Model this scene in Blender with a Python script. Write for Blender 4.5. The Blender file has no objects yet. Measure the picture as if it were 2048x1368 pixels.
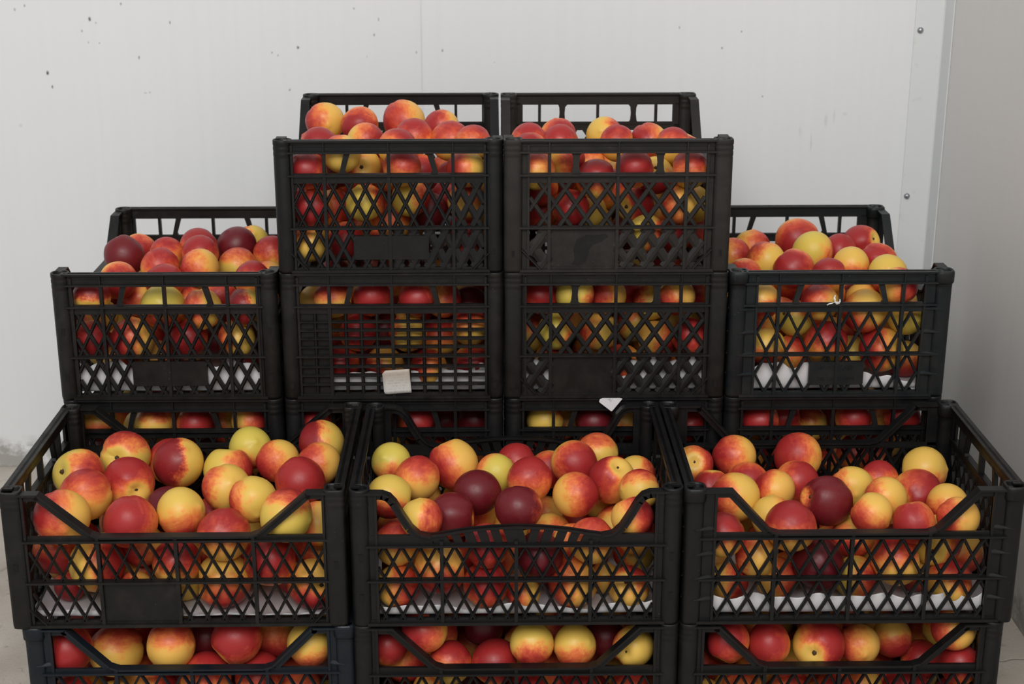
import bpy, bmesh, math, random
import numpy as np
from mathutils import Vector, Matrix

sc = bpy.context.scene
COL = sc.collection
# ------------------------------------------------------------------ camera
YAW, PIT, FPX = .012082, .315335, 3055.6
cam_d = bpy.data.cameras.new('camera')
cam_d.sensor_width = 36.0
cam_d.lens = FPX / 2048 * 36.0
cam_d.clip_start = .05
cam_d.dof.use_dof = True; cam_d.dof.focus_distance = 1.93; cam_d.dof.aperture_fstop = 9.0
cam = bpy.data.objects.new('camera', cam_d)
COL.objects.link(cam)
_c, _s, _cp, _sp = math.cos(YAW), math.sin(YAW), math.cos(PIT), math.sin(PIT)
CR_ = Vector((_c, -_s, 0)); CF_ = Vector((_s*_cp, _c*_cp, -_sp)); CU_ = Vector((_s*_sp, _c*_sp, _cp))
m = Matrix((CR_, CU_, -CF_)).transposed().to_4x4()
m.translation = Vector((0, -1.77038, 1.05976))
cam.matrix_world = m
sc.camera = cam
# ------------------------------------------------------------------ world and light
sc.view_settings.view_transform = 'Standard'
sc.view_settings.look = 'None'
sc.view_settings.gamma = 1.0
sc.view_settings.use_curve_mapping = False
sc.view_settings.exposure = -0.08
w = bpy.data.worlds.new('overcast'); sc.world = w; w.use_nodes = True
bg = w.node_tree.nodes['Background']
bg.inputs[0].default_value = (.95, .98, 1.0, 1); bg.inputs[1].default_value = .45
def area(name, loc, target, sx, sy, power, col):
    d = bpy.data.lights.new(name, 'AREA'); d.shape = 'RECTANGLE'; d.size = sx; d.size_y = sy
    d.energy = power; d.color = col
    o = bpy.data.objects.new(name, d); COL.objects.link(o); o.location = loc
    o.rotation_euler = (Vector(target)-Vector(loc)).to_track_quat('-Z', 'Y').to_euler()
    return o
area('doorway_daylight', (-.3, -2.95, 3.05), (0.0, .2, .35), 2.8, 1.8, 132, (1, .985, .965))

# ------------------------------------------------------------------ helpers
H = .1753
def tag(o, label=None, cat=None, group=None, kind=None):
    if label: o['label'] = label
    if cat: o['category'] = cat
    if group: o['group'] = group
    if kind: o['kind'] = kind
    return o
def mesh_of(bm, name, mat, smooth=False):
    bmesh.ops.recalc_face_normals(bm, faces=bm.faces)
    me = bpy.data.meshes.new(name); bm.to_mesh(me); bm.free()
    if mat: me.materials.append(mat)
    if smooth:
        for p in me.polygons: p.use_smooth = True
    return me
def link(name, me, parent=None, loc=None, rz=None):
    o = bpy.data.objects.new(name, me); COL.objects.link(o)
    if parent: o.parent = parent
    if loc is not None: o.location = loc
    if rz is not None: o.rotation_euler = (0, 0, rz)
    return o
def empty(name, loc, rz=0):
    o = bpy.data.objects.new(name, None); COL.objects.link(o); o.location = loc; o.rotation_euler = (0, 0, rz)
    o.empty_display_size = .05
    return o
def box(bm, x0, x1, y0, y1, z0, z1):
    v = [bm.verts.new(p) for p in ((x0,y0,z0),(x1,y0,z0),(x1,y1,z0),(x0,y1,z0),(x0,y0,z1),(x1,y0,z1),(x1,y1,z1),(x0,y1,z1))]
    for f in ((0,3,2,1),(4,5,6,7),(0,1,5,4),(1,2,6,5),(2,3,7,6),(3,0,4,7)): bm.faces.new([v[i] for i in f])
def wbox(bm, u0, u1, v0, v1, w0, w1): box(bm, u0, u1, -w1, -w0, v0, v1)      # wall space: u across, v up, w outward
def prism(bm, pts, w0, w1):
    a = [bm.verts.new((u, -w0, v)) for u, v in pts]; b = [bm.verts.new((u, -w1, v)) for u, v in pts]
    n = len(pts)
    bm.faces.new(a); bm.faces.new(b[::-1])
    for i in range(n): bm.faces.new((a[i], b[i], b[(i+1) % n], a[(i+1) % n]))
def bar(bm, p, q, b, w0=-.0025, w1=.003):
    p = Vector(p); q = Vector(q); d = (q-p).normalized(); n = Vector((-d.y, d.x))
    sec = ((-.5*b, w0), (.5*b, w0), (.5*b, w1*.4), (.16*b, w1), (-.16*b, w1), (-.5*b, w1*.4))
    r = []
    for e in (p, q):
        r.append([bm.verts.new((e.x+n.x*s, -ww, e.y+n.y*s)) for s, ww in sec])
    for i in range(6): bm.faces.new((r[0][i], r[0][(i+1) % 6], r[1][(i+1) % 6], r[1][i]))
    bm.faces.new(r[0]); bm.faces.new(r[1][::-1])
def tube(bm, pts, rad, seg=6):
    rings = []
    for i, p in enumerate(pts):
        p = Vector(p); d = (Vector(pts[min(i+1, len(pts)-1)])-Vector(pts[max(i-1, 0)])).normalized()
        a = d.orthogonal().normalized(); b = d.cross(a)
        rings.append([bm.verts.new(p+a*rad*math.cos(t)+b*rad*math.sin(t)) for t in [2*math.pi*k/seg for k in range(seg)]])
    for i in range(len(rings)-1):
        for k in range(seg): bm.faces.new((rings[i][k], rings[i][(k+1) % seg], rings[i+1][(k+1) % seg], rings[i+1][k]))
    bm.faces.new(rings[0]); bm.faces.new(rings[-1][::-1])
def clip(u0, v0, u1, v1, R):
    a, b, c, d = R; t0, t1 = 0., 1.; du, dv = u1-u0, v1-v0
    for p, q in ((-du, u0-a), (du, b-u0), (-dv, v0-c), (dv, d-v0)):
        if abs(p) < 1e-12:
            if q < 0: return None
        else:
            r = q/p
            if p < 0: t0 = max(t0, r)
            else: t1 = min(t1, r)
    if t1-t0 < 1e-6: return None
    return (u0+du*t0, v0+dv*t0), (u0+du*t1, v0+dv*t1)

# ------------------------------------------------------------------ node helpers
class NT:
    def __init__(s, name):
        s.m = bpy.data.materials.new(name); s.m.use_nodes = True; s.t = s.m.node_tree
        s.b = s.t.nodes['Principled BSDF']
    def n(s, typ, **kw):
        x = s.t.nodes.new(typ)
        for k, v in kw.items(): setattr(x, k, v)
        return x
    def l(s, a, b): s.t.links.new(a, b)
    def put(s, sock, v):
        if isinstance(v, (int, float)): sock.default_value = v
        elif isinstance(v, (tuple, list)): sock.default_value = v
        else: s.l(v, sock)
    def math(s, op, a, b=None, c=None, clamp=False):
        x = s.n('ShaderNodeMath', operation=op, use_clamp=clamp)
        s.put(x.inputs[0], a)
        if b is not None: s.put(x.inputs[1], b)
        if c is not None: s.put(x.inputs[2], c)
        return x.outputs[0]
    def vm(s, op, a, b=None):
        x = s.n('ShaderNodeVectorMath', operation=op); s.put(x.inputs[0], a)
        if b is not None: s.put(x.inputs[1], b)
        return x.outputs['Value'] if op in ('LENGTH', 'DOT_PRODUCT', 'DISTANCE') else x.outputs[0]
    def noise(s, vec, scale, detail=3, rough=.55):
        x = s.n('ShaderNodeTexNoise'); x.inputs['Scale'].default_value = scale; x.inputs['Detail'].default_value = detail
        x.inputs['Roughness'].default_value = rough
        if vec is not None: s.l(vec, x.inputs['Vector'])
        return x.outputs[0]
    def mr(s, v, a, b, c=0., d=1., smooth=False):
        x = s.n('ShaderNodeMapRange'); x.interpolation_type = 'SMOOTHSTEP' if smooth else 'LINEAR'
        for i, k in enumerate((v, a, b, c, d)): s.put(x.inputs[i], k)
        return x.outputs[0]
    def mix(s, f, a, b):
        x = s.n('ShaderNodeMix', data_type='RGBA'); s.put(x.inputs[0], f); s.put(x.inputs[6], a); s.put(x.inputs[7], b)
        return x.outputs[2]
    def ramp(s, f, stops):
        x = s.n('ShaderNodeValToRGB'); e = x.color_ramp.elements
        while len(e) < len(stops): e.new(.5)
        for el, (p, c) in zip(e, stops): el.position = p; el.color = (*c, 1)
        s.l(f, x.inputs[0]); return x.outputs[0]
    def sep(s, v):
        x = s.n('ShaderNodeSeparateXYZ'); s.l(v, x.inputs[0]); return x.outputs
    def comb(s, a, b, c):
        x = s.n('ShaderNodeCombineXYZ'); s.put(x.inputs[0], a); s.put(x.inputs[1], b); s.put(x.inputs[2], c); return x.outputs[0]
    def bump(s, h, strength, dist=.001):
        x = s.n('ShaderNodeBump'); x.inputs['Strength'].default_value = strength; x.inputs['Distance'].default_value = dist
        s.l(h, x.inputs['Height']); s.l(x.outputs[0], s.b.inputs['Normal'])
    def geo(s): return s.n('ShaderNodeNewGeometry').outputs['Position']

def plastic(name, col, dust, rough=.42, dustcol=(.032, .026, .021)):
    t = NT(name); p = t.geo()
    n1 = t.noise(p, 38, 5, .65); n2 = t.noise(p, 6, 3)
    f = t.math('MULTIPLY', t.mr(n1, .42, .75), t.mr(n2, .3, .7))
    nz = t.sep(t.n('ShaderNodeNewGeometry').outputs['Normal'])[2]
    f = t.math('MULTIPLY', f, dust, clamp=True)
    sp = t.mr(t.noise(p, 420, 1), .74, .80)
    c = t.mix(f, (*col, 1), (*dustcol, 1))
    c = t.mix(t.math('MULTIPLY', sp, .18*min(1, dust+.3)), c, (.25, .24, .22, 1))
    t.l(c, t.b.inputs['Base Color'])
    t.l(t.mr(n1, .3, .7, rough-.05, rough+.16), t.b.inputs['Roughness'])
    t.b.inputs['Specular IOR Level'].default_value = .32
    t.bump(t.noise(p, 150, 4), .25, .0006)
    return t.m
PL = {
 'black': plastic('black_plastic', (.0052, .0052, .0056), .22),
 'worn': plastic('worn_black_plastic', (.0060, .0057, .0054), .55),
 'dusty': plastic('dusty_black_plastic', (.0125, .0108, .0094), .9, .5),
 'blue': plastic('blue_black_plastic', (.0066, .0094, .0112), .6),
 'blue2': plastic('slate_black_plastic', (.0060, .0100, .0150), .3),
}
def flat(name, col, rough=.6):
    t = NT(name); t.b.inputs['Base Color'].default_value = (*col, 1); t.b.inputs['Roughness'].default_value = rough
    p = t.geo(); t.bump(t.noise(p, 300, 2), .1, .0004)
    return t.m
M_slot_shade = flat('painted_slot_shade', (.001, .001, .001), .9)  # near-black colour painted in for the shade inside the post slots
M_paper = flat('white_paper', (.64, .625, .63), .75)
M_thread = flat('white_thread', (.8, .78, .76), .8)
M_ink = flat('grey_ink', (.30, .30, .30), .8)
M_stem = flat('dried_stem', (.055, .028, .012), .8)
M_screw = None

# ------------------------------------------------------------------ room
WY, WX = .770, .7425
def wall_mat(name, base, spots=(), rib=0.0, warm=True, axis=0):
    t = NT(name); p = t.geo(); s = t.sep(p); a, z = s[axis], s[2]
    streak = t.noise(t.comb(t.math('MULTIPLY', a, 60), 0.0, t.math('MULTIPLY', z, 1.4)), 1.0, 3)
    big = t.noise(p, 2.2, 2)
    c = t.mix(t.mr(streak, .35, .7, 0, .20), (*base, 1), (base[0]*.90, base[1]*.89, base[2]*.87, 1))
    c = t.mix(t.mr(big, .35, .75, 0, .35), c, (base[0]*.95, base[1]*.94, base[2]*.915, 1))
    # grime along the foot of the wall, in ragged patches
    g = t.noise(t.comb(t.math('MULTIPLY', a, 22), 3.0, t.math('MULTIPLY', z, 26)), 1.0, 5, .7)
    foot = t.mr(z, .075, .012, 0, 1)
    gm = t.math('MULTIPLY', t.mr(t.math('ADD', g, t.math('MULTIPLY', foot, .25)), .56, .74), t.mr(z, .062, .04))
    c = t.mix(t.math('MULTIPLY', gm, .75), c, (.24, .215, .185, 1))
    wob = t.noise(p, 160, 2)
    for (x, zz, rx, rz, k) in spots:
        d = t.vm('LENGTH', t.comb(t.math('DIVIDE', t.math('SUBTRACT', a, x), rx), 0.0, t.math('DIVIDE', t.math('SUBTRACT', z, zz), rz)))
        d = t.math('ADD', d, t.math('MULTIPLY', t.math('SUBTRACT', wob, .5), .9))
        c = t.mix(t.mr(d, .85, .2, 0, k, True), c, (.07, .055, .04, 1))
    t.l(c, t.b.inputs['Base Color'])
    t.b.inputs['Roughness'].default_value = .42; t.b.inputs['Specular IOR Level'].default_value = .3
    # shallow rolled ribs of the sheet metal
    ph = t.math('FRACT', t.math('MULTIPLY', a, 33.0))
    ridge = t.mr(t.math('ABSOLUTE', t.math('SUBTRACT', ph, .5)), .0, .09, 1, 0, True)
    hgt = t.math('ADD', t.math('MULTIPLY', ridge, rib), t.math('MULTIPLY', streak, .12))
    hgt = t.math('ADD', hgt, t.math('MULTIPLY', t.noise(p, 500, 2), .05))
    t.bump(hgt, .35, .0006)
    return t.m
SPOTS = [(-0.7787, 0.8032, 0.0024, 0.0042, 0.40),
 (-0.7619, 0.8095, 0.0024, 0.0042, 0.50),
 (-0.6584, 0.7878, 0.0039, 0.0063, 0.90),
 (-0.6484, 0.7814, 0.0024, 0.0032, 0.35),
 (-0.6053, 0.8117, 0.0029, 0.0042, 0.50),
 (-0.6723, 0.7685, 0.0024, 0.0032, 0.40),
 (-0.5279, 0.7820, 0.0024, 0.0042, 0.60),
 (-0.7349, 0.7003, 0.0039, 0.0053, 0.90),
 (-0.7288, 0.6773, 0.0029, 0.0053, 0.70),
 (-0.5826, 0.7254, 0.0024, 0.0047, 0.60),
 (-0.6633, 0.7499, 0.0024, 0.0032, 0.30),
 (-0.6454, 0.7491, 0.0024, 0.0032, 0.35),
 (-0.5763, 0.6671, 0.0039, 0.0026, 0.25),
 (-0.5688, 0.6679, 0.0039, 0.0032, 0.30),
 (-0.3209, 0.7413, 0.0039, 0.0042, 0.90),
 (-0.3639, 0.7332, 0.0029, 0.0032, 0.50),
 (-0.3543, 0.7283, 0.0024, 0.0032, 0.30),
 (-0.3380, 0.6716, 0.0024, 0.0032, 0.35),
 (-0.2270, 0.8041, 0.0029, 0.0032, 0.50),
 (-0.1876, 0.7864, 0.0024, 0.0053, 0.40),
 (-0.1956, 0.7614, 0.0029, 0.0042, 0.50),
 (-0.2081, 0.7265, 0.0024, 0.0032, 0.20),
 (-0.1265, 0.7329, 0.0024, 0.0042, 0.35),
 (-0.0837, 0.7360, 0.0029, 0.0042, 0.45),
 (0.0018, 0.7163, 0.0020, 0.0021, 0.20),
 (0.3056, 0.7728, 0.0029, 0.0042, 0.40),
 (0.3769, 0.7394, 0.0029, 0.0032, 0.50),
 (0.4079, 0.7662, 0.0029, 0.0032, 0.50),
 (0.4479, 0.6594, 0.0029, 0.0032, 0.40),
 (-0.3371, 0.6725, 0.0029, 0.0032, 0.30),
 (-0.7879, 0.6134, 0.0049, 0.0042, 0.15),
 (0.5139, 0.6014, 0.0039, 0.0168, 0.10),
 (0.5336, 0.5819, 0.0029, 0.0232, 0.14),
 (0.5564, 0.6198, 0.0049, 0.0189, 0.12),
 (0.5694, 0.6265, 0.0029, 0.0210, 0.13),
 (0.5876, 0.6299, 0.0059, 0.0053, 0.10),
]
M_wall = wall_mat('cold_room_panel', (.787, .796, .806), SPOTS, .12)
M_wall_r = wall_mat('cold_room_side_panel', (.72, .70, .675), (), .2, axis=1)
def trim_mat():
    t = NT('painted_corner_strip'); p = t.geo()
    c = t.mix(t.mr(t.noise(p, 30, 5, .7), .60, .75, 0, .5), (.72, .735, .73, 1), (.42, .41, .39, 1))
    t.l(c, t.b.inputs['Base Color']); t.b.inputs['Roughness'].default_value = .45; t.b.inputs['Metallic'].default_value = .0
    return t.m
M_trim = trim_mat()
def metal(name, col, r):
    t = NT(name); t.b.inputs['Base Color'].default_value = (*col, 1); t.b.inputs['Metallic'].default_value = 1; t.b.inputs['Roughness'].default_value = r
    return t.m
M_screw = metal('zinc_screw', (.42, .43, .45), .35)
def floor_mat():
    t = NT('worn_concrete'); p = t.geo()
    a = t.noise(p, 5, 6, .6); b = t.noise(p, 60, 5, .7); d = t.noise(p, 240, 2)
    c = t.ramp(a, ((.3, (.36, .31, .26)), (.55, (.47, .42, .36)), (.75, (.55, .51, .46))))
    c = t.mix(t.mr(b, .42, .30, 0, .55), c, (.22, .19, .16, 1))
    v = t.n('ShaderNodeTexVoronoi', feature='DISTANCE_TO_EDGE'); v.inputs['Scale'].default_value = 1.7
    wv = t.n('ShaderNodeVectorMath', operation='ADD'); t.l(p, wv.inputs[0])
    nz = t.n('ShaderNodeTexNoise'); nz.inputs['Scale'].default_value = 9; t.l(p, nz.inputs['Vector'])
    sc_ = t.n('ShaderNodeVectorMath', operation='SCALE'); t.l(nz.outputs['Color'], sc_.inputs[0]); sc_.inputs['Scale'].default_value = .12
    t.l(sc_.outputs[0], wv.inputs[1]); t.l(wv.outputs[0], v.inputs['Vector'])
    cr = t.mr(v.outputs['Distance'], .0, .006, 1, 0)
    c = t.mix(t.math('MULTIPLY', cr, .3), c, (.16, .13, .10, 1))
    t.l(c, t.b.inputs['Base Color']); t.b.inputs['Roughness'].default_value = .8
    hh = t.math('SUBTRACT', t.math('ADD', t.math('MULTIPLY', b, .5), t.math('MULTIPLY', d, .3)), cr)
    t.bump(hh, .5, .003)
    return t.m
bm = bmesh.new(); box(bm, -2.2, WX+.06, -3.4, WY+.06, -.06, 0)
tag(link('floor', mesh_of(bm, 'floor', floor_mat())), 'worn beige concrete floor with grit and hairline cracks', kind='structure')
# back wall: insulated panels meeting at tongue joints
bm = bmesh.new(); box(bm, -2.2, WX+.06, WY+.0022, WY+.06, 0, 1.75)
wb = tag(link('wall_back', mesh_of(bm, 'wall_back', M_trim)), 'white insulated cold room wall behind the crates', kind='structure')
for k, (x0, x1) in enumerate(((-2.2, -1.118), (-1.1166, -.1180), (-.1166, WX))):
    bm = bmesh.new(); box(bm, x0, x1, WY, WY+.0040, .0, 1.75)
    bmesh.ops.bevel(bm, geom=[e for e in bm.edges], offset=.0012, segments=2, affect='EDGES')
    link('panel', mesh_of(bm, 'panel', M_wall), wb)
bm = bmesh.new(); box(bm, WX, WX+.06, -1.6, WY, 0, 1.75)
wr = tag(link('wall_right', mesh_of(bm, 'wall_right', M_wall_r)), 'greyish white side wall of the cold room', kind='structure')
# corner strip: folded sheet with a flange on each wall
bm = bmesh.new()
prof = [(WX-.050, WY-.0004), (WX-.050, WY-.0022), (WX-.0045, WY-.0026), (WX-.0026, WY-.0045), (WX-.0022, WY-.050), (WX-.0004, WY-.050), (WX-.0004, WY-.0004)]
a = [bm.verts.new((x, y, .004)) for x, y in prof]; b = [bm.verts.new((x, y, 1.75)) for x, y in prof]
bm.faces.new(a); bm.faces.new(b[::-1])
for i in range(len(prof)): bm.faces.new((a[i], b[i], b[(i+1) % len(prof)], a[(i+1) % len(prof)]))
tr = tag(link('trim_1', mesh_of(bm, 'trim_1', M_trim)), 'white metal corner strip screwed to the back wall', kind='structure')
def screw_mesh():
    bm = bmesh.new(); n = 14; prev = None
    prof = [(.0052, 0), (.0052, .0006), (.0042, .0010), (.0040, .0030), (.0030, .0042), (.0014, .0046)]
    rings = [[bm.verts.new((r*math.cos(2*math.pi*k/n), -h, r*math.sin(2*math.pi*k/n))) for k in range(n)] for r, h in prof]
    for i in range(len(rings)-1):
        for k in range(n): bm.faces.new((rings[i][k], rings[i][(k+1) % n], rings[i+1][(k+1) % n], rings[i+1][k]))
    bm.faces.new(rings[-1]); bm.faces.new(rings[0][::-1])
    return mesh_of(bm, 'screw', M_screw, True)
sm = screw_mesh()
for z in (.768, .490, .212): link('screw', sm, tr, (WX-.0405, WY-.0023, z))

# ------------------------------------------------------------------ crates
LONG = dict(W=.3985)
CACHE = {}
def wall_parts(key, mat, W, half, cols, top, rows, rails, period, slope, phase=0., plate=None, blank=(), gusset=False, braces=False, grid=False, text=False, smudge=None):
    """one crate wall in wall space -> list of (name, mesh); the first is the wall frame itself"""
    k = (key, mat.name)
    if k in CACHE: return CACHE[k]
    P = []
    e = W/2-.0185                                   # runs into the corner posts
    bm = bmesh.new()
    zt = .1745
    for s in (-1, 1):                               # solid strips next to the posts
        u0, u1 = sorted((s*half, s*e))
        wbox(bm, u0, u1, .002, zt-.004, -.002, .0015)
        wbox(bm, min(s*half, s*(half+.003)), max(s*half, s*(half+.003)), .004, zt-.006, -.0025, .0045)
        if gusset:
            for v in (.031, .059, .090, .122):
                a_ = [bm.verts.new(q) for q in ((s*(half+.001), .001, v), (s*(e+.006), .001, v), (s*(e+.006), -.0078, v), (s*(half+.001), -.0035, v))]
                b_ = [bm.verts.new(q) for q in ((s*(half+.001), .001, v+.0052), (s*(e+.006), .001, v+.0052), (s*(e+.006), -.0078, v+.0014), (s*(half+.001), -.0035, v+.0014))]
                bm.faces.new(a_); bm.faces.new(b_)
                for i_ in range(4): bm.faces.new((a_[i_], a_[(i_+1) % 4], b_[(i_+1) % 4], b_[i_]))
    wbox(bm, -e, e, 0, .0038, -.004, .0062)           # bottom edge
    wbox(bm, -e, e, .0038, .0065, -.0025, .0025)
    if braces:
        for s in (-1, 1): bar(bm, (s*(half+.010), .030), (s*(half-.014), .004), .004, -.002, .006)
    if top in ('handle', 'round'):
        wbox(bm, -e, e, .159, zt, -.0018, .0018)
        wbox(bm, -e-.004, e+.004, .1722, zt, -.0055, .0070)
        wbox(bm, -e, e, .1575, .1600, -.002, .0068)
        wbox(bm, -e, e, .1660, .1668, -.002, .0030)
        wbox(bm, -e, e, .1185, .1290, -.002, .002)
    else:
        if top == 'diag': wbox(bm, -e, e, rails[0], .1170, -.002, .002)
        else:
            for s in (-1, 1): wbox(bm, min(s*.098, s*e), max(s*.098, s*e), rails[0], .1165, -.002, .002)
        if top == 'diag':
            d = .093
            path = [(-e-.004, .172), (-half+.018, .172), (-d-.004, .1215), (-d+.006, .1180), (d-.006, .1180), (d+.004, .1215), (half-.018, .172), (e+.004, .172)]
        else:
            kn = [(0, .1275), (.030, .1262), (.060, .1232), (.085, .1188), (.100, .1165), (.112, .119), (.121, .128), (.131, .145), (.139, .160), (.146, .168), (.155, .1715), (e+.004, .172)]
            path = [(-u, v) for u, v in kn[::-1]]+kn[1:]
        tk = .0026; wb_ = .0095
        for (u0, v0), (u1, v1) in zip(path[:-1], path[1:]):
            L = math.hypot(u1-u0, v1-v0); nx, ny = (v1-v0)/L, -(u1-u0)/L
            prism(bm, [(u0, v0), (u1, v1), (u1+nx*tk, v1+ny*tk), (u0+nx*tk, v0+ny*tk)], -.0058, .0070 if top == 'diag' or abs(u0+u1)/2 > .10 else .0040)
            if top == 'diag' or abs(u0+u1)/2 > .10:
                prism(bm, [(u0, v0-.0005), (u1, v1-.0005), (u1+nx*wb_, v1+ny*wb_), (u0+nx*wb_, v0+ny*wb_)], -.0016, .0022)
        if top == 'curve':
            kn2 = [(u, v) for u, v in path if abs(u) <= .1005]
            for (u0, v0), (u1, v1) in zip(kn2[:-1], kn2[1:]):
                prism(bm, [(u0, v0), (u1, v1), (u1, v1-.0036), (u0, v0-.0036)], -.0017, .0017)
            wbox(bm, -.100, .100, .1030, .1058, -.0017, .0017)
            def at_top(u):
                u = abs(u)
                for (a0, b0), (a1, b1) in zip(kn[:-1], kn[1:]):
                    if a0 <= u <= a1: return b0+(b1-b0)*(u-a0)/(a1-a0)
                return .115
            sl = [-.077, -.062, -.046, -.0305, -.0155, .0125, .028, .044, .060, .075]
            edges = [-.098]+sum([[x-.0026, x+.0026] for x in sl], [])+[.098]
            for a0, a1 in zip(edges[0::2], edges[1::2]):
                sh = .0028 if (a0+a1) < 0 else -.0028
                prism(bm, [(a0+sh, .1052), (a1+sh, .1052), (a1-sh, at_top(a1)-.0030), (a0-sh, at_top(a0)-.0030)], -.0017, .0017)
    P.append(('wall', mesh_of(bm, 'wall', mat)))
    for v in rails:
        bm = bmesh.new(); wbox(bm, -e, e, v-.0013, v+.0013, -.003, .0068)
        wbox(bm, -half, half, v-.0026, v+.0022, -.0022, .0024)
        for s in (-1, 1):                            # the ledge runs to a point at the post
            prism(bm, [(s*e, v-.0012), (s*(e+.009), v-.0006), (s*(e+.009), v+.0002), (s*e, v+.0012)], .001, .0060)
        P.append(('rail', mesh_of(bm, 'rail', mat)))
    vt = .158 if top in ('handle', 'round') else .1165 if top == 'diag' else .1100
    for u in cols:
        bm = bmesh.new(); wbox(bm, u-.0021, u+.0021, .003, vt, -.0026, .0052)
        if top in ('handle', 'round'): wbox(bm, u-.0008, u+.0008, .160, .172, .001, .0058)
        P.append(('rib', mesh_of(bm, 'rib', mat)))
    if top == 'handle':
        for s in (-1, 1):
            bm = bmesh.new()
            prism(bm, [(s*.0485, .159), (s*.0565, .159), (s*.0640, .1285), (s*.0530, .1285), (s*.0560, .1345)], -.0026, .0030)
            P.append(('handle_strut', mesh_of(bm, 'handle_strut', mat)))
    if top == 'round':
        for s in (-1, 1):
            bm = bmesh.new()
            prism(bm, [(s*.0450, .159), (s*.0610, .159), (s*.0585, .153), (s*.0580, .144), (s*.0590, .135), (s*.0610, .1285), (s*.0440, .1285), (s*.0495, .133), (s*.0505, .144), (s*.0495, .154)], -.0026, .0030)
            P.append(('handle_strut', mesh_of(bm, 'handle_strut', mat)))
    edges = [-half]+list(cols)+[half]
    for ri, (v0, v1, bw) in enumerate(rows):
        for ci in range(len(edges)-1):
            u0, u1 = edges[ci], edges[ci+1]
            bm = bmesh.new()
            if (ri, ci) in blank and grid: wbox(bm, u0, u1, v0, v1, -.0024, -.0010)
            elif (ri, ci) in blank:
                wbox(bm, u0, u1, v0-.002, v1+.002, -.0015, .0012)
                P.append(('blank_panel', mesh_of(bm, 'blank_panel', mat))); continue
            b = bw[ci] if isinstance(bw, (list, tuple)) else bw
            if grid:
                n = max(2, round((v1-v0)/.0128)); mcol = max(1, round((u1-u0)/.0205))
                for i in range(1, n): bar(bm, (u0, v0+(v1-v0)*i/n), (u1, v0+(v1-v0)*i/n), .0042, -.0025, .0045)
                for i in range(1, mcol): bar(bm, (u0+(u1-u0)*i/mcol, v0), (u0+(u1-u0)*i/mcol, v1), b, -.0025, .0035)
                P.append(('grid_panel', mesh_of(bm, 'grid_panel', mat))); continue
            R = (u0, u1, v0-.001, v1+.001)
            hgt = v1-v0
            k0 = int((u0-.2)/period)-2; k1 = int((u1+.2)/period)+2
            for kk in range(k0, k1+1):
                for sg in (-1, 1):
                    c = kk*period+phase
                    vm_ = (v0+v1)/2
                    q = clip(c-sg*(hgt/slope), vm_-hgt, c+sg*(hgt/slope), vm_+hgt, R)
                    if q and math.hypot(q[1][0]-q[0][0], q[1][1]-q[0][1]) > .004:
                        o = .0002*sg
                        bar(bm, q[0], q[1], b, -.0025+o, .003+o)
            P.append(('lattice_panel', mesh_of(bm, 'lattice_panel', mat)))
    if smudge:
        bm = bmesh.new(); prism(bm, smudge, .0010, .00135); P.append(('smudge', mesh_of(bm, 'smudge', PL['black'])))
    if plate:
        bm = bmesh.new(); u0, u1, v0, v1 = plate; r = .002
        prism(bm, [(u0+r, v0), (u1-r, v0), (u1, v0+r), (u1, v1-r), (u1-r, v1), (u0+r, v1), (u0, v1-r), (u0, v0+r)], -.002, .0040)
        P.append(('name_plate', mesh_of(bm, 'name_plate', mat)))
        if text:
            for body, vv, sz in (('AMAC PLAST', v1-.0105, .0078), ('TEL 0242 2212075', v0+.0068, .0066)):
                cu = bpy.data.curves.new('embossing', 'FONT'); cu.body = body; cu.size = sz; cu.align_x = 'CENTER'; cu.extrude = .0005
                to = bpy.data.objects.new('embossing', cu); COL.objects.link(to)
                dg = bpy.context.evaluated_depsgraph_get(); me = bpy.data.meshes.new_from_object(to.evaluated_get(dg))
                bpy.data.objects.remove(to)
                mtx = Matrix.Translation(((u0+u1)/2, -.0042, vv)) @ Matrix.Rotation(math.pi/2, 4, 'X')
                me.transform(mtx); me.materials.clear(); me.materials.append(mat); P.append(('embossing', me))
    CACHE[k] = P
    return P

def post_mesh(style, mat):
    k = ('post', style, mat.name)
    if k in CACHE: return CACHE[k]
    n = 24; ex = {'round': 2.0, 'square': 4.5, 'collar': 3.2}[style]
    R = .0124
    if style == 'collar': prof = [(.86, 0), (.90, .004), (.90, .150), (.93, .157), (1.06, .159), (1.08, .170), (1.06, .1735), (.98, .1748)]
    else:
        prof = [(.93, 0), (.97, .0035), (.97, .151), (.945, .1525), (.985, .1545), (.985, .1585), (.95, .1600), (.99, .1620), (.99, .1655), (.95, .1670), (1.0, .1690), (1.0, .1735), (.96, .1748)]
    prof += [(.80, .1748), (.74, .1735), (.74, .135), (.0, .135)]
    bm = bmesh.new(); rings = []
    for s, z in prof[:-1]:
        ring = []
        for i in range(n):
            t = 2*math.pi*i/n; c, d = math.cos(t), math.sin(t)
            r = 1/((abs(c)**ex+abs(d)**ex)**(1/ex))
            ring.append(bm.verts.new((R*s*r*c, R*s*r*d, z)))
        rings.append(ring)
    for i in range(len(rings)-1):
        for j in range(n): bm.faces.new((rings[i][j], rings[i][(j+1) % n], rings[i+1][(j+1) % n], rings[i+1][j]))
    bm.faces.new(rings[-1]); bm.faces.new(rings[0][::-1])
    me = mesh_of(bm, 'corner_post', mat)
    for p in me.polygons: p.use_smooth = abs(p.normal.z) < .4
    CACHE[k] = me
    return me
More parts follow.
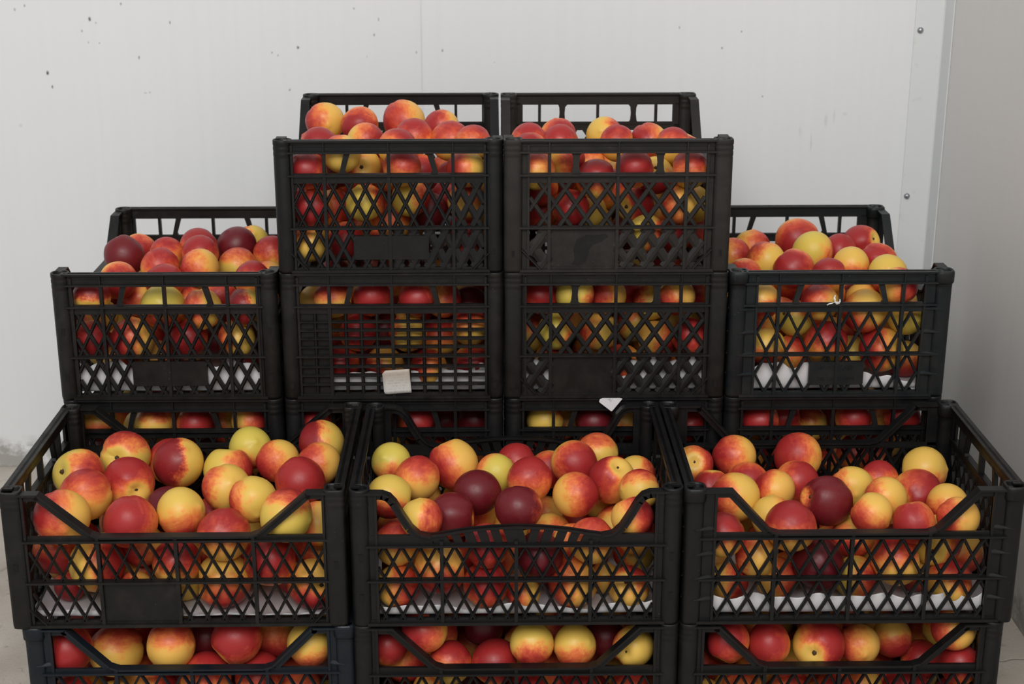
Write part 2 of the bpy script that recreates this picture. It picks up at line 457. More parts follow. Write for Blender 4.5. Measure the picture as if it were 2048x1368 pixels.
def slot_mesh(mat):
    if ('slot', mat.name) in CACHE: return CACHE[('slot', mat.name)]
    bm = bmesh.new()
    box(bm, -.0018, .0018, -.0003, .004, -.004, .004)  # solid block, not a hole; its black stands in for the slot's shade
    me = mesh_of(bm, 'slot', M_slot_shade)
    bm = bmesh.new()
    for a in ((-.0026, -.0018, -.005, .005), (.0018, .0026, -.005, .005), (-.0018, .0018, .004, .0048), (-.0018, .0018, -.0050, -.004)):
        box(bm, a[0], a[1], -.0007, .004, a[2], a[3])
    fr = mesh_of(bm, 'slot_rim', mat)
    CACHE[('slot', mat.name)] = (me, fr)
    return me, fr
def base_mesh(W, D, mat):
    k = ('base', W, D, mat.name)
    if k in CACHE: return CACHE[k]
    bm = bmesh.new()
    a, b = W/2-.0105, D/2-.0105
    n = 9; st = .008
    for i in range(n+1):
        x = -a+(2*a-st)*i/n; box(bm, x, x+st, -b, b, .0008, .0045)
    mrows = 7
    for i in range(mrows+1):
        y = -b+(2*b-st)*i/mrows; box(bm, -a, a, y, y+st, .0010, .0043)
    CACHE[k] = mesh_of(bm, 'base', mat)
    return CACHE[k]

def lw(W, half, top, **kw):          # long wall
    bv = kw.pop('band', .1115); bw = kw.pop('bw', .0030)
    d = dict(W=W, half=half, cols=(-.0905, 0, .0905), top=top, rows=((.0595, bv-.001, bw), (.0065, .0570, bw)), rails=(bv, .0583), period=.0207, slope=1.95)
    d.update(kw); return d
def sw(W, half, top='handle', **kw):  # short wall
    d = dict(W=W, half=half, cols=(-.0825, 0, .0825), top=top, rows=((.0620, .1185, .0035), (.0065, .0570, .0036)), rails=(.1290, .0595), period=.0205, slope=1.95)
    d.update(kw); return d

def crate(x, y, level, yaw, W, D, front_long, style, mat, key, longw, shortw, frontw, slots, label, group):
    mt = PL[mat]
    root = empty('plastic_crate', (x, y, (level-1)*H), yaw)
    tag(root, label, 'crate', group)
    for sx in (-1, 1):
        for sy in (-1, 1):
            p = link('corner_post', post_mesh(style, mt), root, (sx*(W/2-.0125), sy*(D/2-.0125), 0))
            if sy < 0:
                me, fr = slot_mesh(mt)
                for v in slots:
                    s_ = link('slot', me, p, (0, -.0123, v)); link('slot_rim', fr, p, (0, -.0123, v))
    link('base', base_mesh(W, D, mt), root)
    def put(spec, name, k, loc, rz):
        P = wall_parts(k, mt, **spec)
        wo = link(name, P[0][1], root, loc, rz)
        for nm, me in P[1:]: link(nm, me, wo)
    fs, ss = (longw, shortw) if front_long else (shortw, longw)
    fn, sn = ('side_wall', 'end_wall') if front_long else ('end_wall', 'side_wall')
    put(frontw or fs, fn, key+('F' if frontw else 'f'), (0, -(D/2-.0080), 0), 0)
    put(fs, fn, key+'f', (0, D/2-.0080, 0), math.pi)
    put(ss, sn, key+'s', (W/2-.0080, 0, 0), math.pi/2)
    put(ss, sn, key+'s', (-(W/2-.0080), 0, 0), -math.pi/2)
    return root
DF = .2976; DB = .395; YB = .3548
GF, GB = 'crates of the front row', 'crates of the back row'
# front row, upper tier
crate(-.3743, 0, 2, .0076, .3985, DF, True, 'square', 'worn', 'A', lw(.3985, .172, 'diag', braces=True), sw(DF, .122), lw(.3985, .172, 'diag', blank=((1, 1),), braces=True), (.080,),
      'black crate with V-cut rim and blank panel, front left on top', GF)
crate(.0241, 0, 2, .0041, .3895, DF, True, 'round', 'black', 'B', lw(.3895, .162, 'curve', cols=(-.0875, 0, .0875), band=.1035, bw=.0032), sw(DF, .116), None, (.090, .038),
      'black crate with arched slotted rim in the front middle', GF)
crate(.4192, 0, 2, .0022, .3985, DF, True, 'collar', 'black', 'C', lw(.3985, .161, 'diag', period=.0240, slope=1.85, bw=.0036, gusset=True), sw(DF, .112, gusset=True), None, (),
      'black crate with V-cut rim and gusseted corners, front right on top', GF)
# front row, bottom tier
crate(-.366, .002, 1, .004, .3945, DF, True, 'collar', 'blue2', 'D', lw(.3945, .164, 'diag', period=.0250, slope=1.9, gusset=True), sw(DF, .112, gusset=True), None, (),
      'slate blue-black crate at bottom left under the front left crate', GF)
crate(.0245, 0, 1, .002, .3905, DF, True, 'round', 'black', 'E', lw(.3905, .165, 'diag', band=.1085), sw(DF, .116), None, (.090, .038),
      'black V-cut crate at the bottom middle under the arched-rim crate', GF)
crate(.4150, 0, 1, .001, .3905, DF, True, 'round', 'black', 'F', lw(.3905, .165, 'diag', period=.0215, band=.1085), sw(DF, .116), None, (.090, .038),
      'black V-cut crate at the bottom right under the front right crate', GF)
# back row, top tier
LB = lambda hf=.166, **k: lw(DB, hf, 'diag', **k)
crate(-.1374, YB, 4, .0126, .2955, DB, False, 'round', 'black', 'G', LB(), sw(.2955, .122, rows=((.0620, .1185, .0045), (.0065, .0570, .0045))),
      sw(.2955, .122, rows=((.0620, .1185, (.0040, .0044, .0048, .0088)), (.0065, .0570, (.0050, .0064, .0115, .0125))), plate=(-.0475, .050, .0175, .0490), braces=True), (.027,),
      'black crate with half-clogged lattice and name plate, top left of stack', GB)
crate(.1591, YB, 4, .0045, .2955, DB, False, 'square', 'dusty', 'H', LB(.160), sw(.2955, .114, 'round', cols=(-.0885, 0, .0885), period=.0270, slope=1.42, rows=((.0620, .1185, .0055), (.0065, .0570, .0055))),
      sw(.2955, .114, 'round', cols=(-.0885, 0, .0885), period=.0270, slope=1.42, rows=((.0620, .1185, .0062), (.0065, .0570, (.0145, .0125, .0128, .0128))), blank=((1, 1),), braces=True, smudge=[(-.059, .010), (-.055, .016), (-.056, .030), (-.052, .043), (-.040, .049), (-.026, .0485), (-.014, .051), (-.011, .047), (-.020, .040), (-.031, .036), (-.036, .028), (-.038, .016), (-.044, .009), (-.052, .007)]), (.026,),
      'dusty black crate with smudged blank panel, top right of stack', GB)
# back row, third tier
crate(-.4346, YB, 3, .0042, .2965, DB, False, 'round', 'worn', 'I', LB(), sw(.2965, .120), sw(.2965, .120, rows=((.0620, .1185, .0046), (.0065, .0570, .0054)), plate=(-.0490, .0500, .0185, .0530)), (.096, .031),
      'black crate with white paper and name plate, far left of back row', GB)
crate(-.1355, YB, 3, .003, .2955, DB, False, 'round', 'worn', 'J', LB(), sw(.2955, .122, rows=((.0600, .1185, .0050), (.0065, .0570, .0050))),
      sw(.2955, .122, rows=((.0600, .1185, .0046), (.0065, .0570, .0046)), grid=True, blank=((0, 0), (1, 0))), (.020,),
      'black square-grid crate with a paper sticker, under the top left crate', GB)
crate(.1602, YB, 3, .002, .2955, DB, False, 'square', 'worn', 'K', LB(.160), sw(.2955, .118, 'round', period=.0262, slope=1.42, rows=((.0620, .1185, .0055), (.0065, .0570, .0055))),
      sw(.2955, .118, 'round', cols=(-.0860, 0, .0860), period=.0262, slope=1.42, rows=((.0620, .1185, .0066), (.0065, .0570, (.0140, .0125, .0128, .0122))), blank=((1, 1),), braces=True), (.020,),
      'black lattice crate with scratched blank panel, under the top right crate', GB)
crate(.4573, YB, 3, .0056, .2965, DB, False, 'collar', 'blue', 'L', LB(.160, period=.0250, gusset=True), sw(.2965, .110, period=.0272, slope=1.95, gusset=True),
      sw(.2965, .110, period=.0272, slope=1.95, gusset=True, plate=(-.0365, .0370, .0165, .0490), text=True), (),
      'blue-black gusseted crate with embossed name plate, far right of back row', GB)
# back row, second tier and the hidden ones that carry it
for nm, x, wh in (('I2', -.433, 'far left'), ('J2', -.1355, 'left middle'), ('K2', .162, 'right middle'), ('L2', .458, 'far right')):
    crate(x, YB, 2, 0, .2955, DB, False, 'round', 'black', 'M', LB(), sw(.2955, .122), None, (.096, .031),
          'black handled crate seen over the front crates, second tier, '+wh, GB)
for nm, x, wh in (('I1', -.433, 'far left'), ('J1', -.1355, 'left middle'), ('K1', .162, 'right middle'), ('L1', .458, 'far right')):
    crate(x, YB, 1, 0, .2955, DB, False, 'round', 'black', 'M', LB(), sw(.2955, .122), None, (.096, .031),
          'black crate on the floor carrying the back stack, '+wh, GB)

# ------------------------------------------------------------------ nectarines
def fruit_arrays(nu, nv, seed):
    rnd = random.Random(seed)
    ph = rnd.uniform(.5, 1.3); gd = rnd.uniform(.035, .085); tip = rnd.uniform(.03, .10); el = rnd.uniform(.93, 1.06); asym = rnd.uniform(-.045, .045)
    V, N, Fc = [], [], []
    def R(th, f):
        dl = math.atan2(math.sin(f-ph), math.cos(f-ph)); st = math.sin(th)
        env = min(1, st*1.3)
        fade = .35+.65*(.5+.5*math.cos(th))
        r = 1 - gd*fade*math.exp(-(dl/.15)**2)*env + .022*fade*env*(math.exp(-((dl-.5)/.35)**2)+math.exp(-((dl+.5)/.35)**2))
        r += asym*math.cos(f-ph-1.2)*st
        r -= .20*math.exp(-(th/.30)**2)
        r += .03*math.exp(-((th-.62)/.3)**2)
        q = math.pi-th
        r += tip*math.exp(-(q/.13)**2) - .035*math.exp(-(q/.5)**2)
        r += .010*math.sin(2*f+1)*math.sin(2*th)+.008*math.sin(3*f)*st*st
        return r
    def add(th, f):
        n = (math.sin(th)*math.cos(f), math.sin(th)*math.sin(f), math.cos(th)); r = R(th, f)
        V.append((n[0]*r, n[1]*r*.985, n[2]*r*el)); N.append(n)
    ths = [math.pi*(i/nv) for i in range(1, nv)]
    add(0, 0)
    for th in ths:
        for k in range(nu): add(th, 2*math.pi*k/nu)
    add(math.pi, 0)
    last = len(V)-1
    for k in range(nu): Fc.append((0, 1+k, 1+(k+1) % nu))
    for i in range(len(ths)-1):
        a = 1+i*nu; b = a+nu
        for k in range(nu): Fc.append((a+k, b+k, b+(k+1) % nu, a+(k+1) % nu))
    a = 1+(len(ths)-1)*nu
    for k in range(nu): Fc.append((a+k, last, a+(k+1) % nu))
    return V, N, Fc

def fruit_mat(name, joined):
    t = NT(name)
    at = t.n('ShaderNodeAttribute', attribute_name='lco'); n = at.outputs['Vector']
    if joined:
        pc = t.n('ShaderNodeAttribute', attribute_name='fcol'); par = pc.outputs['Color']; hue = pc.outputs['Alpha']
        rnd = t.n('ShaderNodeAttribute', attribute_name='frnd').outputs['Fac']
    else:
        oi = t.n('ShaderNodeObjectInfo'); par = oi.outputs['Color']; hue = oi.outputs['Alpha']; rnd = oi.outputs['Random']
    ps = t.n('ShaderNodeSeparateColor'); t.l(par, ps.inputs[0])
    amt, sharp, dark = ps.outputs[0], ps.outputs[1], ps.outputs[2]
    s = t.sep(n)
    off = t.comb(t.math('MULTIPLY', rnd, 37.0), t.math('MULTIPLY', rnd, 91.0), t.math('MULTIPLY', rnd, 53.0))
    q = t.vm('ADD', n, off)
    n1 = t.math('SUBTRACT', t.noise(q, 1.25, 3, .55), .5)
    st = t.math('SUBTRACT', t.noise(t.vm('ADD', t.vm('MULTIPLY', n, (7., 7., 1.1)), off), 1.0, 4, .6), .5)
    fine = t.math('SUBTRACT', t.noise(q, 13, 4, .7), .5)
    val = t.math('MULTIPLY', s[0], .95)
    val = t.math('ADD', val, t.math('MULTIPLY', t.math('SUBTRACT', amt, .5), 2.1))
    val = t.math('ADD', val, t.math('MULTIPLY', n1, 1.25))
    val = t.math('ADD', val, t.math('MULTIPLY', st, .55))
    val = t.math('ADD', val, t.math('MULTIPLY', fine, .30))
    val = t.math('SUBTRACT', val, t.mr(s[2], .80, .97, 0, .7, True))
    wd = t.mr(sharp, 0, 1, .72, .16)
    f = t.mr(val, t.math('MULTIPLY', wd, -1.0), wd, 0, 1)
    yel = t.mix(hue, (.64, .50, .085, 1), (.82, .45, .095, 1))
    red = t.ramp(f, ((.0, (.84, .50, .10)), (.30, (.85, .37, .075)), (.50, (.78, .195, .055)), (.74, (.57, .070, .034)), (1.0, (.36, .022, .022))))
    c = t.mix(t.mr(f, .02, .40, 0, 1, True), yel, red)
    dk = t.math('MULTIPLY', dark, t.mr(f, .45, .95))
    c = t.mix(dk, c, (.085, .005, .011, 1))
    # lenticels: tiny pale freckles
    v = t.n('ShaderNodeTexVoronoi'); v.inputs['Scale'].default_value = 26; t.l(q, v.inputs['Vector'])
    fr = t.math('MULTIPLY', t.mr(v.outputs['Distance'], .16, .06), t.mr(f, .3, .8, .08, .26))
    c = t.mix(fr, c, (.80, .50, .22, 1))
    t.l(c, t.b.inputs['Base Color'])
    t.l(t.mr(t.noise(q, 5, 3), .3, .7, .34, .50), t.b.inputs['Roughness'])
    t.b.inputs['Specular IOR Level'].default_value = .38
    t.b.inputs['Subsurface Weight'].default_value = .0
    t.bump(t.noise(q, 60, 3), .06, .0008)
    return t.m
M_fruit = fruit_mat('nectarine_skin', False)
M_fruit_j = fruit_mat('nectarine_skin_pile', True)
VAR = []
for sd in range(8):
    V, N, Fc = fruit_arrays(32, 24, sd+3)
    me = bpy.data.meshes.new('nectarine'); me.from_pydata(V, [], Fc)
    a = me.attributes.new('lco', 'FLOAT_VECTOR', 'POINT'); a.data.foreach_set('vector', [c for n in N for c in n])
    me.polygons.foreach_set('use_smooth', [True]*len(me.polygons)); me.materials.append(M_fruit)
    VAR.append(me)
def stem_mesh():
    bm = bmesh.new(); n = 9; r_ = random.Random(4)
    prof = [(.085, .770), (.100, .790), (.070, .815), (.055, .845), (.062, .865), (.03, .872)]
    rings = [[bm.verts.new((r*(1+.25*r_.uniform(-1, 1))*math.cos(2*math.pi*k/n), r*(1+.25*r_.uniform(-1, 1))*math.sin(2*math.pi*k/n), z)) for k in range(n)] for r, z in prof]
    for i in range(len(rings)-1):
        for k in range(n): bm.faces.new((rings[i][k], rings[i][(k+1) % n], rings[i+1][(k+1) % n], rings[i+1][k]))
    bm.faces.new(rings[-1]); bm.faces.new(rings[0][::-1])
    return mesh_of(bm, 'stem', M_stem, True)
ME_stem = stem_mesh()
# colour code -> blush amount, edge sharpness, darkness, warmth of the yellow
CODE = {'d': (.90, .3, .85, .6), 'r': (.56, .08, .08, .75), 'm': (.50, .72, .40, .45), 'y': (.20, .25, .10, .45), 'o': (.37, .0, .0, .85), 'g': (.14, .35, .1, .0)}
rng = random.Random(11)
def orient(col, stem, pos):
    to = (Vector((0, -1.77038, 1.05976))-Vector(pos)).normalized()
    rt = CR_.copy(); up = to.cross(rt).normalized(); rt = up.cross(to).normalized()
    d = {'L': -rt, 'R': rt, 'T': up, 'B': -up, 'F': to}[col[1]]
    if col[1] == 'F' and col[0] in 'oyg':
        th = rng.uniform(0, 6.283); d = rt*math.cos(th)+up*math.sin(th)-to*.35
    elif col[1] == 'F':
        th = rng.uniform(0, 6.283); d = to+(rt*math.cos(th)+up*math.sin(th))*.75
    X = (d+to*.25+Vector([rng.uniform(-.15, .15) for _ in range(3)])).normalized()
    if stem:
        sx, sy = stem; sy = -sy; q = min(.97, math.hypot(sx, sy)); kk = q/max(1e-6, math.hypot(sx, sy)); sx *= kk; sy *= kk
        Z = (rt*sx+up*sy+to*math.sqrt(1-q*q)).normalized()
        X = (X-Z*X.dot(Z))
        if X.length < .1: X = Z.orthogonal()
        X.normalize()
    else:
        for _ in range(40):
            r = Vector([rng.gauss(0, 1) for _ in range(3)]); Z = (r-X*r.dot(X)).normalized()
            if Z.dot(to) < .15: break
    Y = Z.cross(X)
    return Matrix((X, Y, Z)).transposed()
def params(col, r=rng):
    a, s, d, h = CODE[col[0]]
    j = lambda v, w: min(1, max(0, v+r.uniform(-w, w)))
    if col[1] != 'F' and col[0] in 'yo': a += .04
    if col == 'oF': a += .12
    if col == 'yF': a += .05
    return (j(a, .06), j(s, .12), j(d, .08), j(h, .22))
